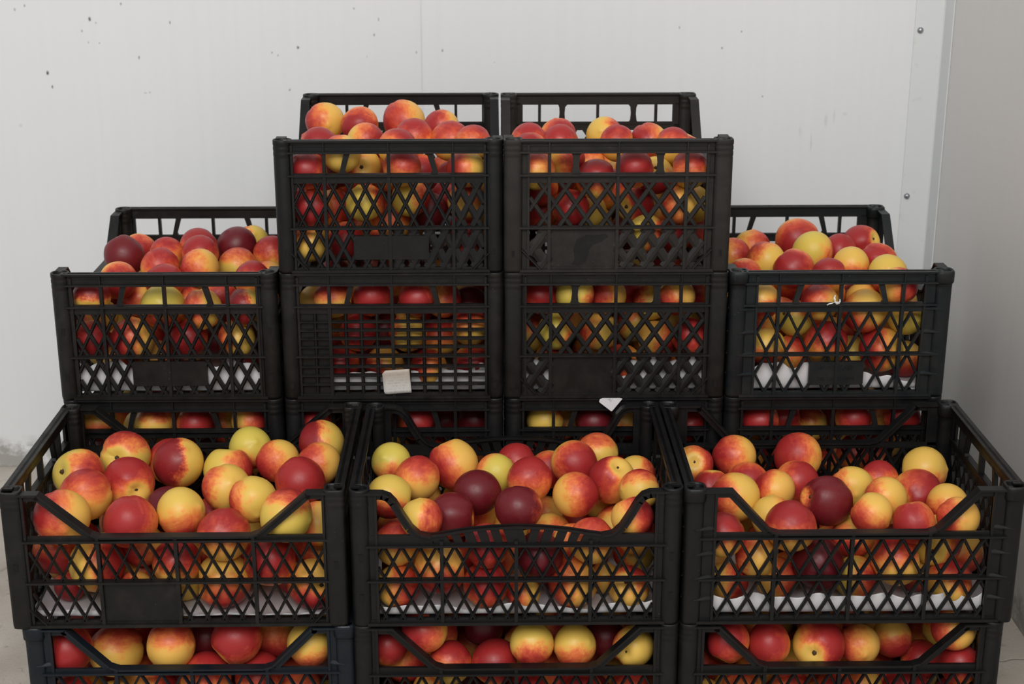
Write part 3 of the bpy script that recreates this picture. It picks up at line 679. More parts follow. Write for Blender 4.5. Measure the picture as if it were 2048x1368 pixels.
IND = """A|-0.5154 -0.1025 0.2982 0.0338|oL||left-blushed orange nectarine behind front wall of the front left crate
A|-0.4778 -0.1027 0.2385 0.0336|oR||right-blushed orange nectarine behind front wall of the front left crate
A|-0.3271 -0.1030 0.2146 0.0333|oB||bottom-blushed orange nectarine behind front wall of the front left crate
A|-0.4335 -0.1038 0.2924 0.0325|rF||red nectarine behind front wall of the front left crate, leftmost such one
A|-0.2476 -0.1038 0.2996 0.0325|yT||top-blushed yellow nectarine behind front wall of the front left crate
A|-0.3229 -0.1044 0.2754 0.0319|rT||top-blushed red nectarine behind front wall of the front left crate, rightmost such one
A|-0.5023 -0.0388 0.2985 0.0323|oT||top-blushed orange nectarine heaped in the front left crate
A|-0.5263 0.0234 0.3003 0.0333|yR|-0.79 -0.13|right-blushed yellow nectarine with stem heaped in the front left crate
A|-0.4612 0.0107 0.2948 0.0331|rF|0.32 0.33|red nectarine with stem heaped in the front left crate
Ff|0.3962 -0.1040 0.1234 0.0323|rF|-0.17 0.39|red nectarine with stem behind front wall of the bottom right crate
D|-0.4740 -0.0719 0.1035 0.0328|yT||top-blushed yellow nectarine behind front wall of the bottom left crate
A|-0.2712 -0.1048 0.2413 0.0315|rF||red nectarine behind front wall of the front left crate, rightmost such one
D|-0.3566 -0.1024 0.0813 0.0319|oT||top-blushed orange nectarine behind front wall of the bottom left crate, second from left
B|-0.0668 -0.1052 0.2314 0.0311|oB||bottom-blushed orange nectarine behind front wall of the front middle crate
C|0.3531 -0.1054 0.2833 0.0309|rT||top-blushed red nectarine behind front wall of the front right crate, rightmost such one
C|0.3903 -0.1052 0.2348 0.0311|dF||dark red nectarine behind front wall of the front right crate
C|0.5374 -0.0792 0.2523 0.0315|yR|-0.14 0.49|right-blushed yellow nectarine with stem behind front wall of the front right crate
C|0.4066 -0.0543 0.2946 0.0314|dR|-0.74 -0.15|right-blushed dark red nectarine with stem heaped in the front right crate
C|0.5378 0.0134 0.2723 0.0323|rR|-0.64 0.24|right-blushed red nectarine with stem heaped in the front right crate
C|0.4830 -0.1057 0.2380 0.0306|oF||orange nectarine behind front wall of the front right crate, third from left
A|-0.2199 -0.1057 0.2119 0.0306|rB|0.41 0.09|bottom-blushed red nectarine with stem behind front wall of the front left crate
A|-0.4818 0.0807 0.3008 0.0328|yT|-0.37 0.06|top-blushed yellow nectarine with stem heaped in the front left crate
A|-0.4066 0.0514 0.3032 0.0323|mL||left-blushed half red half yellow nectarine heaped in the front left crate, leftmost such one
D|-0.3969 -0.1033 0.1283 0.0308|oT||top-blushed orange nectarine behind front wall of the bottom left crate, leftmost such one
A|-0.2436 -0.0070 0.3012 0.0314|rF||red nectarine heaped in the front left crate
D|-0.3156 -0.1035 0.1356 0.0308|rF||red nectarine behind front wall of the bottom left crate, rightmost such one
C|0.3005 -0.0167 0.2839 0.0315|oL||left-blushed orange nectarine heaped in the front right crate, rightmost such one
B|0.0944 -0.1059 0.2117 0.0304|oL||left-blushed orange nectarine behind front wall of the front middle crate
A|-0.3824 -0.1064 0.2394 0.0299|rT||top-blushed red nectarine behind front wall of the front left crate, leftmost such one
A|-0.3788 -0.0753 0.2930 0.0301|yB||bottom-blushed yellow nectarine heaped in the front left crate
B|-0.0521 0.0504 0.3003 0.0318|oF||orange nectarine heaped in the front middle crate, leftmost such one
A|-0.3448 0.0543 0.2915 0.0316|yR||right-blushed yellow nectarine heaped in the front left crate
D|-0.2914 -0.0995 0.0807 0.0303|rT||top-blushed red nectarine behind front wall of the bottom left crate
A|-0.3337 -0.0127 0.2976 0.0305|yL||left-blushed yellow nectarine heaped in the front left crate, leftmost such one
B|0.0287 -0.0955 0.3040 0.0288|dL||left-blushed dark red nectarine heaped in the front middle crate
D|-0.4208 -0.1033 0.0605 0.0298|oF||orange nectarine behind front wall of the bottom left crate
A|-0.2952 -0.0573 0.2997 0.0293|yL||left-blushed yellow nectarine heaped in the front left crate, rightmost such one
D|-0.2491 -0.0757 0.0458 0.0303|oT||top-blushed orange nectarine behind front wall of the bottom left crate, rightmost such one
B|0.0520 -0.1074 0.2494 0.0289|dF||dark red nectarine behind front wall of the front middle crate
D|-0.5213 -0.1049 0.1229 0.0294|rF||red nectarine behind front wall of the bottom left crate, leftmost such one
B|-0.0531 -0.0727 0.2841 0.0287|dT||top-blushed dark red nectarine heaped in the front middle crate
B|0.1465 0.0014 0.2993 0.0297|oF|0.31 -0.58|orange nectarine with stem heaped in the front middle crate
B|0.1160 -0.1080 0.2665 0.0283|oT||top-blushed orange nectarine behind front wall of the front middle crate, rightmost such one
C|0.4017 0.1001 0.2894 0.0313|rL||left-blushed red nectarine heaped in the front right crate
C|0.5622 0.0700 0.2805 0.0309|yB||bottom-blushed yellow nectarine heaped in the front right crate
A|-0.4078 -0.0278 0.2748 0.0293|dF||dark red nectarine heaped in the front left crate
B|-0.0121 -0.1078 0.2098 0.0285|rF||red nectarine behind front wall of the front middle crate, leftmost such one
A|-0.5324 -0.0782 0.2445 0.0287|rB||bottom-blushed red nectarine behind front wall of the front left crate
B|0.1030 0.0507 0.3009 0.0299|rF||red nectarine heaped in the front middle crate, rightmost such one
B|0.0431 -0.0125 0.3057 0.0289|rT||top-blushed red nectarine heaped in the front middle crate, rightmost such one
B|-0.0228 -0.0258 0.2932 0.0288|dF||dark red nectarine heaped in the front middle crate
B|0.0992 -0.0304 0.2916 0.0288|oR||right-blushed orange nectarine heaped in the front middle crate
B|-0.0086 -0.1086 0.2622 0.0277|rF||red nectarine behind front wall of the front middle crate, rightmost such one
A|-0.4277 0.1059 0.2834 0.0304|oF||orange nectarine heaped in the front left crate, leftmost such one
C|0.3885 0.0431 0.2763 0.0297|oF|-0.61 0.38|orange nectarine with stem heaped in the front right crate, rightmost such one
A|-0.2275 0.1060 0.3081 0.0303|mL||left-blushed half red half yellow nectarine heaped in the front left crate, rightmost such one
D|-0.2272 -0.1033 0.1287 0.0281|yB||bottom-blushed yellow nectarine behind front wall of the bottom left crate
Ff|0.5092 -0.1053 0.0612 0.0286|rF||red nectarine behind front wall of the bottom right crate, fourth from left
D|-0.5223 -0.1035 0.0582 0.0284|rF||red nectarine behind front wall of the bottom left crate, second from left
E|-0.0866 -0.1083 0.1479 0.0280|rL||left-blushed red nectarine behind front wall of the bottom middle crate
A|-0.2156 -0.0623 0.2711 0.0281|oF||orange nectarine behind front wall of the front left crate, rightmost such one
C|0.5499 -0.1085 0.2091 0.0278|oF||orange nectarine behind front wall of the front right crate, rightmost such one
C|0.2712 -0.1089 0.2743 0.0274|rT||top-blushed red nectarine behind front wall of the front right crate, leftmost such one
C|0.5774 -0.0533 0.2228 0.0285|oB||bottom-blushed orange nectarine behind front wall of the front right crate
B|-0.0974 -0.0025 0.3039 0.0285|oT||top-blushed orange nectarine heaped in the front middle crate
E|-0.0009 -0.1002 0.0993 0.0281|rF||red nectarine behind front wall of the bottom middle crate, second from left
I|-0.4467 0.2056 0.4679 0.0304|gB||bottom-blushed greenish yellow nectarine behind front wall of the back left open crate
L|0.5005 0.2037 0.4587 0.0306|oF||orange nectarine behind front wall of the back right open crate, fifth from left
E|-0.0561 -0.1066 0.1027 0.0274|rT||top-blushed red nectarine behind front wall of the bottom middle crate
B|-0.1300 -0.0486 0.3003 0.0273|yB||bottom-blushed yellow nectarine heaped in the front middle crate
E|0.0434 -0.1090 0.1298 0.0273|yB||bottom-blushed yellow nectarine behind front wall of the bottom middle crate, leftmost such one
B|-0.1192 -0.1003 0.2592 0.0268|oT||top-blushed orange nectarine behind front wall of the front middle crate, leftmost such one
C|0.4383 -0.0934 0.2085 0.0272|yR||right-blushed yellow nectarine behind front wall of the front right crate
B|-0.1182 -0.1094 0.2082 0.0269|oR||right-blushed orange nectarine behind front wall of the front middle crate
Ff|0.5604 -0.1090 0.1479 0.0273|oF||orange nectarine behind front wall of the bottom right crate, third from left
I|-0.4867 0.1996 0.4247 0.0298|oL||left-blushed orange nectarine behind front wall of the back left open crate, leftmost such one
L|0.5273 0.1998 0.4044 0.0300|rL||left-blushed red nectarine behind front wall of the back right open crate
A|-0.2242 -0.0373 0.2234 0.0273|oF||orange nectarine behind front wall of the front left crate, second from left
C|0.3273 0.0543 0.2697 0.0284|rF||red nectarine heaped in the front right crate, second from left
C|0.3180 0.1072 0.2860 0.0291|oL||left-blushed orange nectarine heaped in the front right crate, leftmost such one
E|-0.0765 -0.0926 0.0547 0.0273|yF||yellow nectarine behind front wall of the bottom middle crate
A|-0.2808 0.0681 0.3003 0.0284|oF||orange nectarine heaped in the front left crate, rightmost such one
A|-0.2254 0.0488 0.3025 0.0281|oL||left-blushed orange nectarine heaped in the front left crate
Ff|0.3654 -0.1053 0.0591 0.0272|oF||orange nectarine behind front wall of the bottom right crate, leftmost such one
E|0.0967 -0.1047 0.1258 0.0269|yB||bottom-blushed yellow nectarine behind front wall of the bottom middle crate, rightmost such one
E|0.1058 -0.1053 0.0610 0.0271|rF||red nectarine behind front wall of the bottom middle crate, rightmost such one
D|-0.2783 -0.0533 0.1121 0.0276|oB||bottom-blushed orange nectarine behind front wall of the bottom left crate
C|0.3424 -0.0906 0.2080 0.0267|oR||right-blushed orange nectarine behind front wall of the front right crate, rightmost such one
D|-0.3640 -0.0512 0.1087 0.0276|dF||dark red nectarine behind front wall of the bottom left crate
C|0.4409 -0.0574 0.2479 0.0270|oF||orange nectarine behind front wall of the front right crate, second from left
A|-0.4292 -0.0694 0.2454 0.0267|oF||orange nectarine behind front wall of the front left crate, leftmost such one
B|-0.0878 -0.1107 0.2989 0.0256|yR||right-blushed yellow nectarine heaped in the front middle crate
B|0.1636 -0.1107 0.2986 0.0256|oF||orange nectarine heaped in the front middle crate, rightmost such one
L|0.4514 0.1991 0.4145 0.0293|rT||top-blushed red nectarine behind front wall of the back right open crate
L|0.4491 0.4256 0.5006 0.0319|rF||red nectarine heaped in the back right open crate, third from left
C|0.5518 -0.1107 0.2952 0.0256|oL||left-blushed orange nectarine behind front wall of the front right crate
C|0.5005 -0.1107 0.2903 0.0256|rF||red nectarine heaped in the front right crate, rightmost such one
A|-0.3224 0.1080 0.3014 0.0283|gB||bottom-blushed greenish yellow nectarine heaped in the front left crate
Ff|0.2848 -0.1055 0.1305 0.0263|rF||red nectarine behind front wall of the bottom right crate, leftmost such one
Ff|0.3073 -0.1053 0.0595 0.0266|yT||top-blushed yellow nectarine behind front wall of the bottom right crate
Ff|0.4208 -0.1053 0.0587 0.0267|rF||red nectarine behind front wall of the bottom right crate, third from left
Ff|0.3368 -0.1063 0.1266 0.0263|rF||red nectarine behind front wall of the bottom right crate, second from left
C|0.3130 -0.1074 0.2449 0.0256|oF||orange nectarine behind front wall of the front right crate, leftmost such one
C|0.4536 -0.0925 0.2939 0.0256|oF||orange nectarine heaped in the front right crate, second from left
B|0.1611 -0.1107 0.2069 0.0256|oF|-0.16 -0.29|orange nectarine with stem behind front wall of the front middle crate
G|-0.1276 0.4153 0.6809 0.0304|oL||left-blushed orange nectarine heaped in the top left crate, rightmost such one
C|0.2820 -0.0976 0.2069 0.0256|oR||right-blushed orange nectarine behind front wall of the front right crate, leftmost such one
B|0.1716 -0.0775 0.2614 0.0256|rT||top-blushed red nectarine behind front wall of the front middle crate
C|0.4630 -0.0274 0.2106 0.0265|yF||yellow nectarine behind front wall of the front right crate
C|0.4481 -0.0097 0.2928 0.0264|yL||left-blushed yellow nectarine heaped in the front right crate
L|0.4158 0.2697 0.5000 0.0291|rF||red nectarine heaped in the back right open crate, second from left
E|0.1690 -0.1053 0.1241 0.0256|yL|-0.40 0.34|left-blushed yellow nectarine with stem behind front wall of the bottom middle crate
B|0.1763 -0.0438 0.3054 0.0256|yF||yellow nectarine heaped in the front middle crate, rightmost such one
E|-0.1320 -0.0989 0.1225 0.0256|rF||red nectarine behind front wall of the bottom middle crate, leftmost such one
C|0.4801 -0.0496 0.2951 0.0256|oF||orange nectarine heaped in the front right crate, third from left
C|0.3412 -0.0529 0.2720 0.0256|yF||yellow nectarine heaped in the front right crate
B|0.1365 0.1087 0.2908 0.0276|yT||top-blushed yellow nectarine heaped in the front middle crate
E|0.0424 -0.1053 0.0615 0.0258|rF||red nectarine behind front wall of the bottom middle crate, third from left
E|0.1692 -0.1053 0.0605 0.0258|oT||top-blushed orange nectarine behind front wall of the bottom middle crate
E|-0.0153 -0.0553 0.1255 0.0261|dF||dark red nectarine behind front wall of the bottom middle crate, leftmost such one
B|0.1721 -0.0436 0.2212 0.0259|yL|0.11 -0.07|left-blushed yellow nectarine with stem behind front wall of the front middle crate
Ff|0.5721 -0.1107 0.0984 0.0256|rF||red nectarine behind front wall of the bottom right crate, rightmost such one
Ff|0.5718 -0.1021 0.0493 0.0259|oF||orange nectarine behind front wall of the bottom right crate, rightmost such one
C|0.5600 -0.0379 0.2821 0.0256|oF||orange nectarine heaped in the front right crate, rightmost such one
Ff|0.4508 -0.0897 0.1149 0.0256|oL||left-blushed orange nectarine behind front wall of the bottom right crate
H|0.1347 0.2007 0.6401 0.0270|rT||top-blushed red nectarine behind front wall of the top right crate, leftmost such one
L|0.4550 0.3429 0.5042 0.0293|gF||greenish yellow nectarine heaped in the back right open crate
G|-0.0573 0.2815 0.6761 0.0276|oT||top-blushed orange nectarine heaped in the top left crate, rightmost such one
B|0.0022 0.0221 0.2996 0.0258|gF||greenish yellow nectarine heaped in the front middle crate
B|-0.1322 0.0373 0.3093 0.0260|gB||bottom-blushed greenish yellow nectarine heaped in the front middle crate
E|0.1374 -0.0553 0.1073 0.0256|dF||dark red nectarine behind front wall of the bottom middle crate, rightmost such one
C|0.3533 0.0024 0.2844 0.0256|oF||orange nectarine heaped in the front right crate, leftmost such one
Ff|0.5015 -0.0553 0.1064 0.0256|oF||orange nectarine behind front wall of the bottom right crate, second from left
Ff|0.5410 -0.0553 0.0722 0.0256|rF||red nectarine behind front wall of the bottom right crate, fifth from left
C|0.2588 0.0777 0.2874 0.0264|oF|0.11 -0.14|orange nectarine with stem heaped in the front right crate, leftmost such one
I|-0.5273 0.3443 0.5006 0.0287|dF||dark red nectarine heaped in the back left open crate, leftmost such one
I|-0.3794 0.4172 0.4970 0.0296|dF||dark red nectarine heaped in the back left open crate, rightmost such one
C|0.2788 0.0333 0.2712 0.0256|rF||red nectarine heaped in the front right crate, leftmost such one
L|0.3841 0.3166 0.4977 0.0282|yF||yellow nectarine heaped in the back right open crate
B|0.1807 0.0415 0.2874 0.0256|yF||yellow nectarine heaped in the front middle crate, leftmost such one
K|0.1434 0.2178 0.4262 0.0272|yL||left-blushed yellow nectarine behind front wall of the crate directly below top-right
I|-0.3696 0.3638 0.4790 0.0285|yT||top-blushed yellow nectarine heaped in the back left open crate
L|0.5411 0.2472 0.4981 0.0271|yB||bottom-blushed yellow nectarine heaped in the back right open crate
I|-0.4678 0.3063 0.4942 0.0277|oT||top-blushed orange nectarine heaped in the back left open crate, leftmost such one
I|-0.3916 0.1963 0.4655 0.0265|yL||left-blushed yellow nectarine behind front wall of the back left open crate, leftmost such one
B|0.0277 0.0658 0.2960 0.0256|rT||top-blushed red nectarine heaped in the front middle crate, leftmost such one
C|0.4991 0.0551 0.2740 0.0256|oT||top-blushed orange nectarine heaped in the front right crate
G|-0.1969 0.1954 0.6770 0.0256|yF||yellow nectarine heaped in the top left crate
G|-0.1281 0.2425 0.6753 0.0261|oF||orange nectarine heaped in the top left crate, leftmost such one
G|-0.2413 0.4116 0.6809 0.0282|oL||left-blushed orange nectarine heaped in the top left crate, leftmost such one
G|-0.1696 0.2015 0.6107 0.0259|yF||yellow nectarine behind front wall of the top left crate, rightmost such one
G|-0.2423 0.1954 0.6556 0.0256|rF||red nectarine behind front wall of the top left crate, leftmost such one
G|-0.1191 0.1954 0.6579 0.0256|rT||top-blushed red nectarine behind front wall of the top left crate
G|-0.0357 0.1954 0.6565 0.0256|oL||left-blushed orange nectarine behind front wall of the top left crate, rightmost such one
H|0.0551 0.1954 0.6534 0.0256|oT||top-blushed orange nectarine behind front wall of the top right crate
H|0.1833 0.1954 0.6567 0.0256|rF||red nectarine behind front wall of the top right crate, sixth from left
H|0.2570 0.1954 0.6546 0.0256|rT||top-blushed red nectarine behind front wall of the top right crate, rightmost such one
G|-0.2372 0.1954 0.6058 0.0256|rF||red nectarine behind front wall of the top left crate, second from left
B|0.0706 0.0882 0.2778 0.0256|rF||red nectarine heaped in the front middle crate, leftmost such one
J|-0.1640 0.2008 0.4798 0.0261|rF||red nectarine behind front wall of the square-grid crate, fourth from left
J|-0.0752 0.2333 0.4139 0.0268|oT||top-blushed orange nectarine behind front wall of the square-grid crate
J|-0.1172 0.1981 0.4319 0.0263|yL|-0.17 0.41|left-blushed yellow nectarine with stem behind front wall of the square-grid crate
K|0.2224 0.2196 0.4138 0.0267|oF||orange nectarine behind front wall of the crate directly below top-right, leftmost such one
H|0.2444 0.1970 0.6066 0.0256|oL||left-blushed orange nectarine behind front wall of the top right crate
I|-0.4084 0.2820 0.5001 0.0269|oF||orange nectarine heaped in the back left open crate, leftmost such one
H|0.0950 0.2248 0.6628 0.0256|oR||right-blushed orange nectarine behind front wall of the top right crate, leftmost such one
G|-0.2436 0.1954 0.5575 0.0256|yF||yellow nectarine behind front wall of the top left crate, leftmost such one
H|0.1003 0.2057 0.6017 0.0256|rF||red nectarine behind front wall of the top right crate, fifth from left
G|-0.1722 0.2777 0.6778 0.0261|rR||right-blushed red nectarine heaped in the top left crate
G|-0.1433 0.1954 0.5575 0.0256|oF||orange nectarine behind front wall of the top left crate, leftmost such one
H|0.2010 0.1954 0.5683 0.0256|yF||yellow nectarine behind front wall of the top right crate, rightmost such one
G|-0.0365 0.2129 0.6092 0.0256|oF||orange nectarine behind front wall of the top left crate, rightmost such one
G|-0.2305 0.2387 0.6786 0.0256|rF||red nectarine heaped in the top left crate, leftmost such one
G|-0.1111 0.2158 0.6125 0.0256|yR||right-blushed yellow nectarine behind front wall of the top left crate
G|-0.0278 0.2387 0.6813 0.0256|oF||orange nectarine heaped in the top left crate, rightmost such one
G|-0.0377 0.2008 0.5578 0.0256|rF||red nectarine behind front wall of the top left crate, rightmost such one
G|-0.1756 0.2338 0.6523 0.0256|rF|0.00 0.06|red nectarine with stem behind front wall of the top left crate
H|0.2140 0.2299 0.6394 0.0256|mB|0.08 -0.52|bottom-blushed half red half yellow nectarine with stem behind front wall of the top right crate
J|-0.1840 0.2006 0.4314 0.0260|rF||red nectarine behind front wall of the square-grid crate, second from left
H|0.0495 0.2445 0.6706 0.0256|rF||red nectarine behind front wall of the top right crate, leftmost such one
G|-0.1974 0.2127 0.5575 0.0256|rF||red nectarine behind front wall of the top left crate, third from left
I|-0.5375 0.1954 0.4843 0.0256|mT||top-blushed half red half yellow nectarine behind front wall of the back left open crate
H|0.0605 0.2348 0.6224 0.0256|rF||red nectarine behind front wall of the top right crate, second from left
J|-0.1037 0.1954 0.4811 0.0256|rF||red nectarine behind front wall of the square-grid crate, fifth from left
H|0.2408 0.2549 0.6741 0.0256|oT||top-blushed orange nectarine heaped in the top right crate, rightmost such one
I|-0.3343 0.1954 0.4700 0.0256|mL||left-blushed half red half yellow nectarine behind front wall of the back left open crate
K|0.1079 0.1954 0.4852 0.0256|gF||greenish yellow nectarine behind front wall of the crate directly below top-right
L|0.5419 0.1954 0.4945 0.0256|oF||orange nectarine heaped in the back right open crate, rightmost such one
J|-0.2165 0.2008 0.4777 0.0256|oF||orange nectarine behind front wall of the square-grid crate, second from left
L|0.4972 0.2798 0.5008 0.0265|oF||orange nectarine heaped in the back right open crate, leftmost such one
L|0.4372 0.1954 0.4728 0.0256|oF||orange nectarine behind front wall of the back right open crate, third from left
L|0.3581 0.1965 0.4752 0.0256|oF||orange nectarine behind front wall of the back right open crate, leftmost such one
K|0.2463 0.2002 0.4801 0.0256|oF||orange nectarine behind front wall of the crate directly below top-right, rightmost such one
H|0.2375 0.2260 0.5575 0.0256|rF||red nectarine behind front wall of the top right crate, seventh from left
H|0.1900 0.2398 0.5976 0.0256|rF|-0.58 0.13|red nectarine with stem behind front wall of the top right crate
H|0.2687 0.2397 0.5987 0.0256|yL||left-blushed yellow nectarine behind front wall of the top right crate
G|-0.0988 0.2593 0.6373 0.0256|rF||red nectarine behind front wall of the top left crate, fourth from left
J|-0.0334 0.1954 0.4406 0.0256|oF||orange nectarine behind front wall of the square-grid crate, rightmost such one
K|0.1533 0.2162 0.4774 0.0257|oL||left-blushed orange nectarine behind front wall of the crate directly below top-right
H|0.0904 0.2736 0.6751 0.0256|rT||top-blushed red nectarine heaped in the top right crate
G|-0.2161 0.2509 0.5921 0.0256|oR||right-blushed orange nectarine behind front wall of the top left crate
I|-0.5434 0.2008 0.4250 0.0256|rF||red nectarine behind front wall of the back left open crate, leftmost such one
I|-0.3488 0.1979 0.4225 0.0256|yL||left-blushed yellow nectarine behind front wall of the back left open crate, rightmost such one
G|-0.0857 0.2514 0.5874 0.0256|dF||dark red nectarine behind front wall of the top left crate, rightmost such one
K|0.0614 0.2141 0.4773 0.0256|rF||red nectarine behind front wall of the crate directly below top-right, leftmost such one
K|0.2663 0.1954 0.4257 0.0256|rF||red nectarine behind front wall of the crate directly below top-right, rightmost such one
H|0.1277 0.2509 0.5872 0.0256|yF||yellow nectarine behind front wall of the top right crate, second from left
K|0.0830 0.2008 0.4319 0.0256|gR||right-blushed greenish yellow nectarine behind front wall of the crate directly below top-right
G|-0.2072 0.2749 0.6409 0.0256|dF||dark red nectarine behind front wall of the top left crate, leftmost such one
H|0.1674 0.2827 0.6733 0.0256|oT||top-blushed orange nectarine heaped in the top right crate, second from left
I|-0.4152 0.2091 0.4218 0.0256|rF||red nectarine behind front wall of the back left open crate, second from left
H|0.1286 0.2767 0.6417 0.0256|yT||top-blushed yellow nectarine behind front wall of the top right crate
L|0.5586 0.2088 0.4488 0.0256|gT||top-blushed greenish yellow nectarine behind front wall of the back right open crate
I|-0.5117 0.2373 0.4955 0.0256|rF||red nectarine heaped in the back left open crate, leftmost such one
J|-0.0900 0.1954 0.3822 0.0256|oF||orange nectarine behind front wall of the square-grid crate, fourth from left
L|0.3687 0.1996 0.4095 0.0256|yB||bottom-blushed yellow nectarine behind front wall of the back right open crate
G|-0.1081 0.2940 0.6801 0.0256|oT||top-blushed orange nectarine heaped in the top left crate, leftmost such one
G|-0.1453 0.2811 0.6348 0.0256|oL||left-blushed orange nectarine behind front wall of the top left crate, leftmost such one
J|-0.2088 0.2010 0.3870 0.0256|rF||red nectarine behind front wall of the square-grid crate, leftmost such one
I|-0.3284 0.2383 0.4953 0.0256|rT||top-blushed red nectarine heaped in the back left open crate, third from left
J|-0.0307 0.2009 0.3890 0.0256|rF||red nectarine behind front wall of the square-grid crate, rightmost such one
J|-0.1496 0.2008 0.3842 0.0256|oF||orange nectarine behind front wall of the square-grid crate, third from left
H|0.2446 0.2768 0.6288 0.0256|oR||right-blushed orange nectarine behind front wall of the top right crate, rightmost such one
H|0.0637 0.2660 0.5829 0.0256|rF||red nectarine behind front wall of the top right crate, third from left
J|-0.0696 0.2304 0.4684 0.0256|oR||right-blushed orange nectarine behind front wall of the square-grid crate
L|0.4562 0.2341 0.4989 0.0256|rT||top-blushed red nectarine heaped in the back right open crate
H|0.1541 0.3317 0.6756 0.0260|yR||right-blushed yellow nectarine heaped in the top right crate
H|0.0495 0.3028 0.6718 0.0256|oT||top-blushed orange nectarine heaped in the top right crate, leftmost such one
I|-0.4287 0.3906 0.5020 0.0272|rT||top-blushed red nectarine heaped in the back left open crate, leftmost such one
H|0.1834 0.2649 0.5575 0.0256|dF||dark red nectarine behind front wall of the top right crate
H|0.2687 0.2641 0.5575 0.0256|rF||red nectarine behind front wall of the top right crate, rightmost such one
I|-0.5153 0.2179 0.3822 0.0256|oF||orange nectarine behind front wall of the back left open crate, leftmost such one
K|0.2150 0.2354 0.4622 0.0256|yF||yellow nectarine behind front wall of the crate directly below top-right, second from left
H|0.2128 0.3047 0.6711 0.0256|rL||left-blushed red nectarine heaped in the top right crate
H|0.2280 0.2765 0.5812 0.0256|yB||bottom-blushed yellow nectarine behind front wall of the top right crate
I2|-0.5426 0.1954 0.3038 0.0256|oF||orange nectarine behind front wall of the crate directly below back-left, leftmost such one
I|-0.3773 0.2483 0.4672 0.0256|rF||red nectarine behind front wall of the back left open crate, third from left
L|0.4148 0.2300 0.4395 0.0256|gT|-0.80 -0.34|top-blushed greenish yellow nectarine with stem behind front wall of the back right open crate
I|-0.4519 0.2567 0.4881 0.0256|rF||red nectarine heaped in the back left open crate, rightmost such one
H|0.0873 0.2934 0.6180 0.0256|rF||red nectarine behind front wall of the top right crate, fourth from left
K|0.2698 0.2443 0.4732 0.0256|rF||red nectarine behind front wall of the crate directly below top-right, third from left
J2|-0.2451 0.1954 0.3025 0.0256|rF||red nectarine behind front wall of the crate directly below square-grid, leftmost such one
I2|-0.4684 0.2008 0.3008 0.0256|yT||top-blushed yellow nectarine behind front wall of the crate directly below back-left
I|-0.3473 0.2261 0.3822 0.0256|rF||red nectarine behind front wall of the back left open crate, rightmost such one
J|-0.2451 0.2495 0.4575 0.0256|oF||orange nectarine behind front wall of the square-grid crate, leftmost such one
I2|-0.3378 0.2008 0.3036 0.0256|oF||orange nectarine behind front wall of the crate directly below back-left, rightmost such one
K2|0.1362 0.1954 0.3034 0.0256|dF||dark red nectarine behind front wall of the crate two below top-right
I2|-0.4143 0.2008 0.2992 0.0256|rF||red nectarine behind front wall of the crate directly below back-left
I|-0.5447 0.2496 0.4413 0.0256|yF||yellow nectarine behind front wall of the back left open crate
L2|0.3660 0.1954 0.3043 0.0256|rF||red nectarine behind front wall of the crate directly below back-right, leftmost such one
J2|-0.1074 0.2008 0.3004 0.0256|rF||red nectarine behind front wall of the crate directly below square-grid, second from left
H|0.2607 0.3143 0.6584 0.0256|rF||red nectarine behind front wall of the top right crate, eighth from left
K2|0.0699 0.2008 0.3023 0.0256|yF||yellow nectarine behind front wall of the crate two below top-right
L|0.4065 0.2266 0.3898 0.0256|oF||orange nectarine behind front wall of the back right open crate, second from left
L|0.5395 0.4074 0.5006 0.0273|rL|0.81 -0.27|left-blushed red nectarine with stem heaped in the back right open crate
J|-0.1539 0.2458 0.4196 0.0256|dF||dark red nectarine behind front wall of the square-grid crate, leftmost such one
K2|0.2684 0.2008 0.2973 0.0256|rF||red nectarine behind front wall of the crate two below top-right
L2|0.5629 0.2008 0.3066 0.0256|rF||red nectarine behind front wall of the crate directly below back-right, rightmost such one
L2|0.4961 0.2008 0.3029 0.0256|rF||red nectarine behind front wall of the crate directly below back-right, fourth from left
L|0.5674 0.2270 0.3822 0.0256|oF||orange nectarine behind front wall of the back right open crate, rightmost such one
I|-0.4919 0.2654 0.4586 0.0256|oL||left-blushed orange nectarine behind front wall of the back left open crate, rightmost such one
I|-0.4693 0.2421 0.3822 0.0256|oF||orange nectarine behind front wall of the back left open crate, second from left
I|-0.3857 0.2508 0.4069 0.0256|dF||dark red nectarine behind front wall of the back left open crate, rightmost such one
J|-0.0337 0.2613 0.4512 0.0256|dF||dark red nectarine behind front wall of the square-grid crate, rightmost such one
K|0.1773 0.2679 0.4700 0.0256|rF||red nectarine behind front wall of the crate directly below top-right, second from left
L|0.5136 0.2606 0.4561 0.0256|oF||orange nectarine behind front wall of the back right open crate, fourth from left
G|-0.0735 0.3142 0.5875 0.0256|rF||red nectarine behind front wall of the top left crate, fifth from left
K2|0.1809 0.2168 0.2939 0.0256|oF||orange nectarine behind front wall of the crate two below top-right, rightmost such one
L|0.4643 0.2686 0.4629 0.0256|yF||yellow nectarine behind front wall of the back right open crate, leftmost such one
H|0.1217 0.3278 0.6314 0.0256|yF||yellow nectarine behind front wall of the top right crate, leftmost such one
K|0.2517 0.2609 0.4292 0.0256|yF||yellow nectarine behind front wall of the crate directly below top-right, rightmost such one
I|-0.4242 0.2770 0.4511 0.0256|oF||orange nectarine behind front wall of the back left open crate, rightmost such one
L|0.3472 0.2803 0.4869 0.0256|rF||red nectarine heaped in the back right open crate, leftmost such one
L|0.5634 0.2678 0.4529 0.0256|oF||orange nectarine behind front wall of the back right open crate, sixth from left
I|-0.3257 0.4023 0.4878 0.0269|rT||top-blushed red nectarine heaped in the back left open crate, rightmost such one
L|0.3815 0.4131 0.4937 0.0271|oR||right-blushed orange nectarine heaped in the back right open crate, rightmost such one
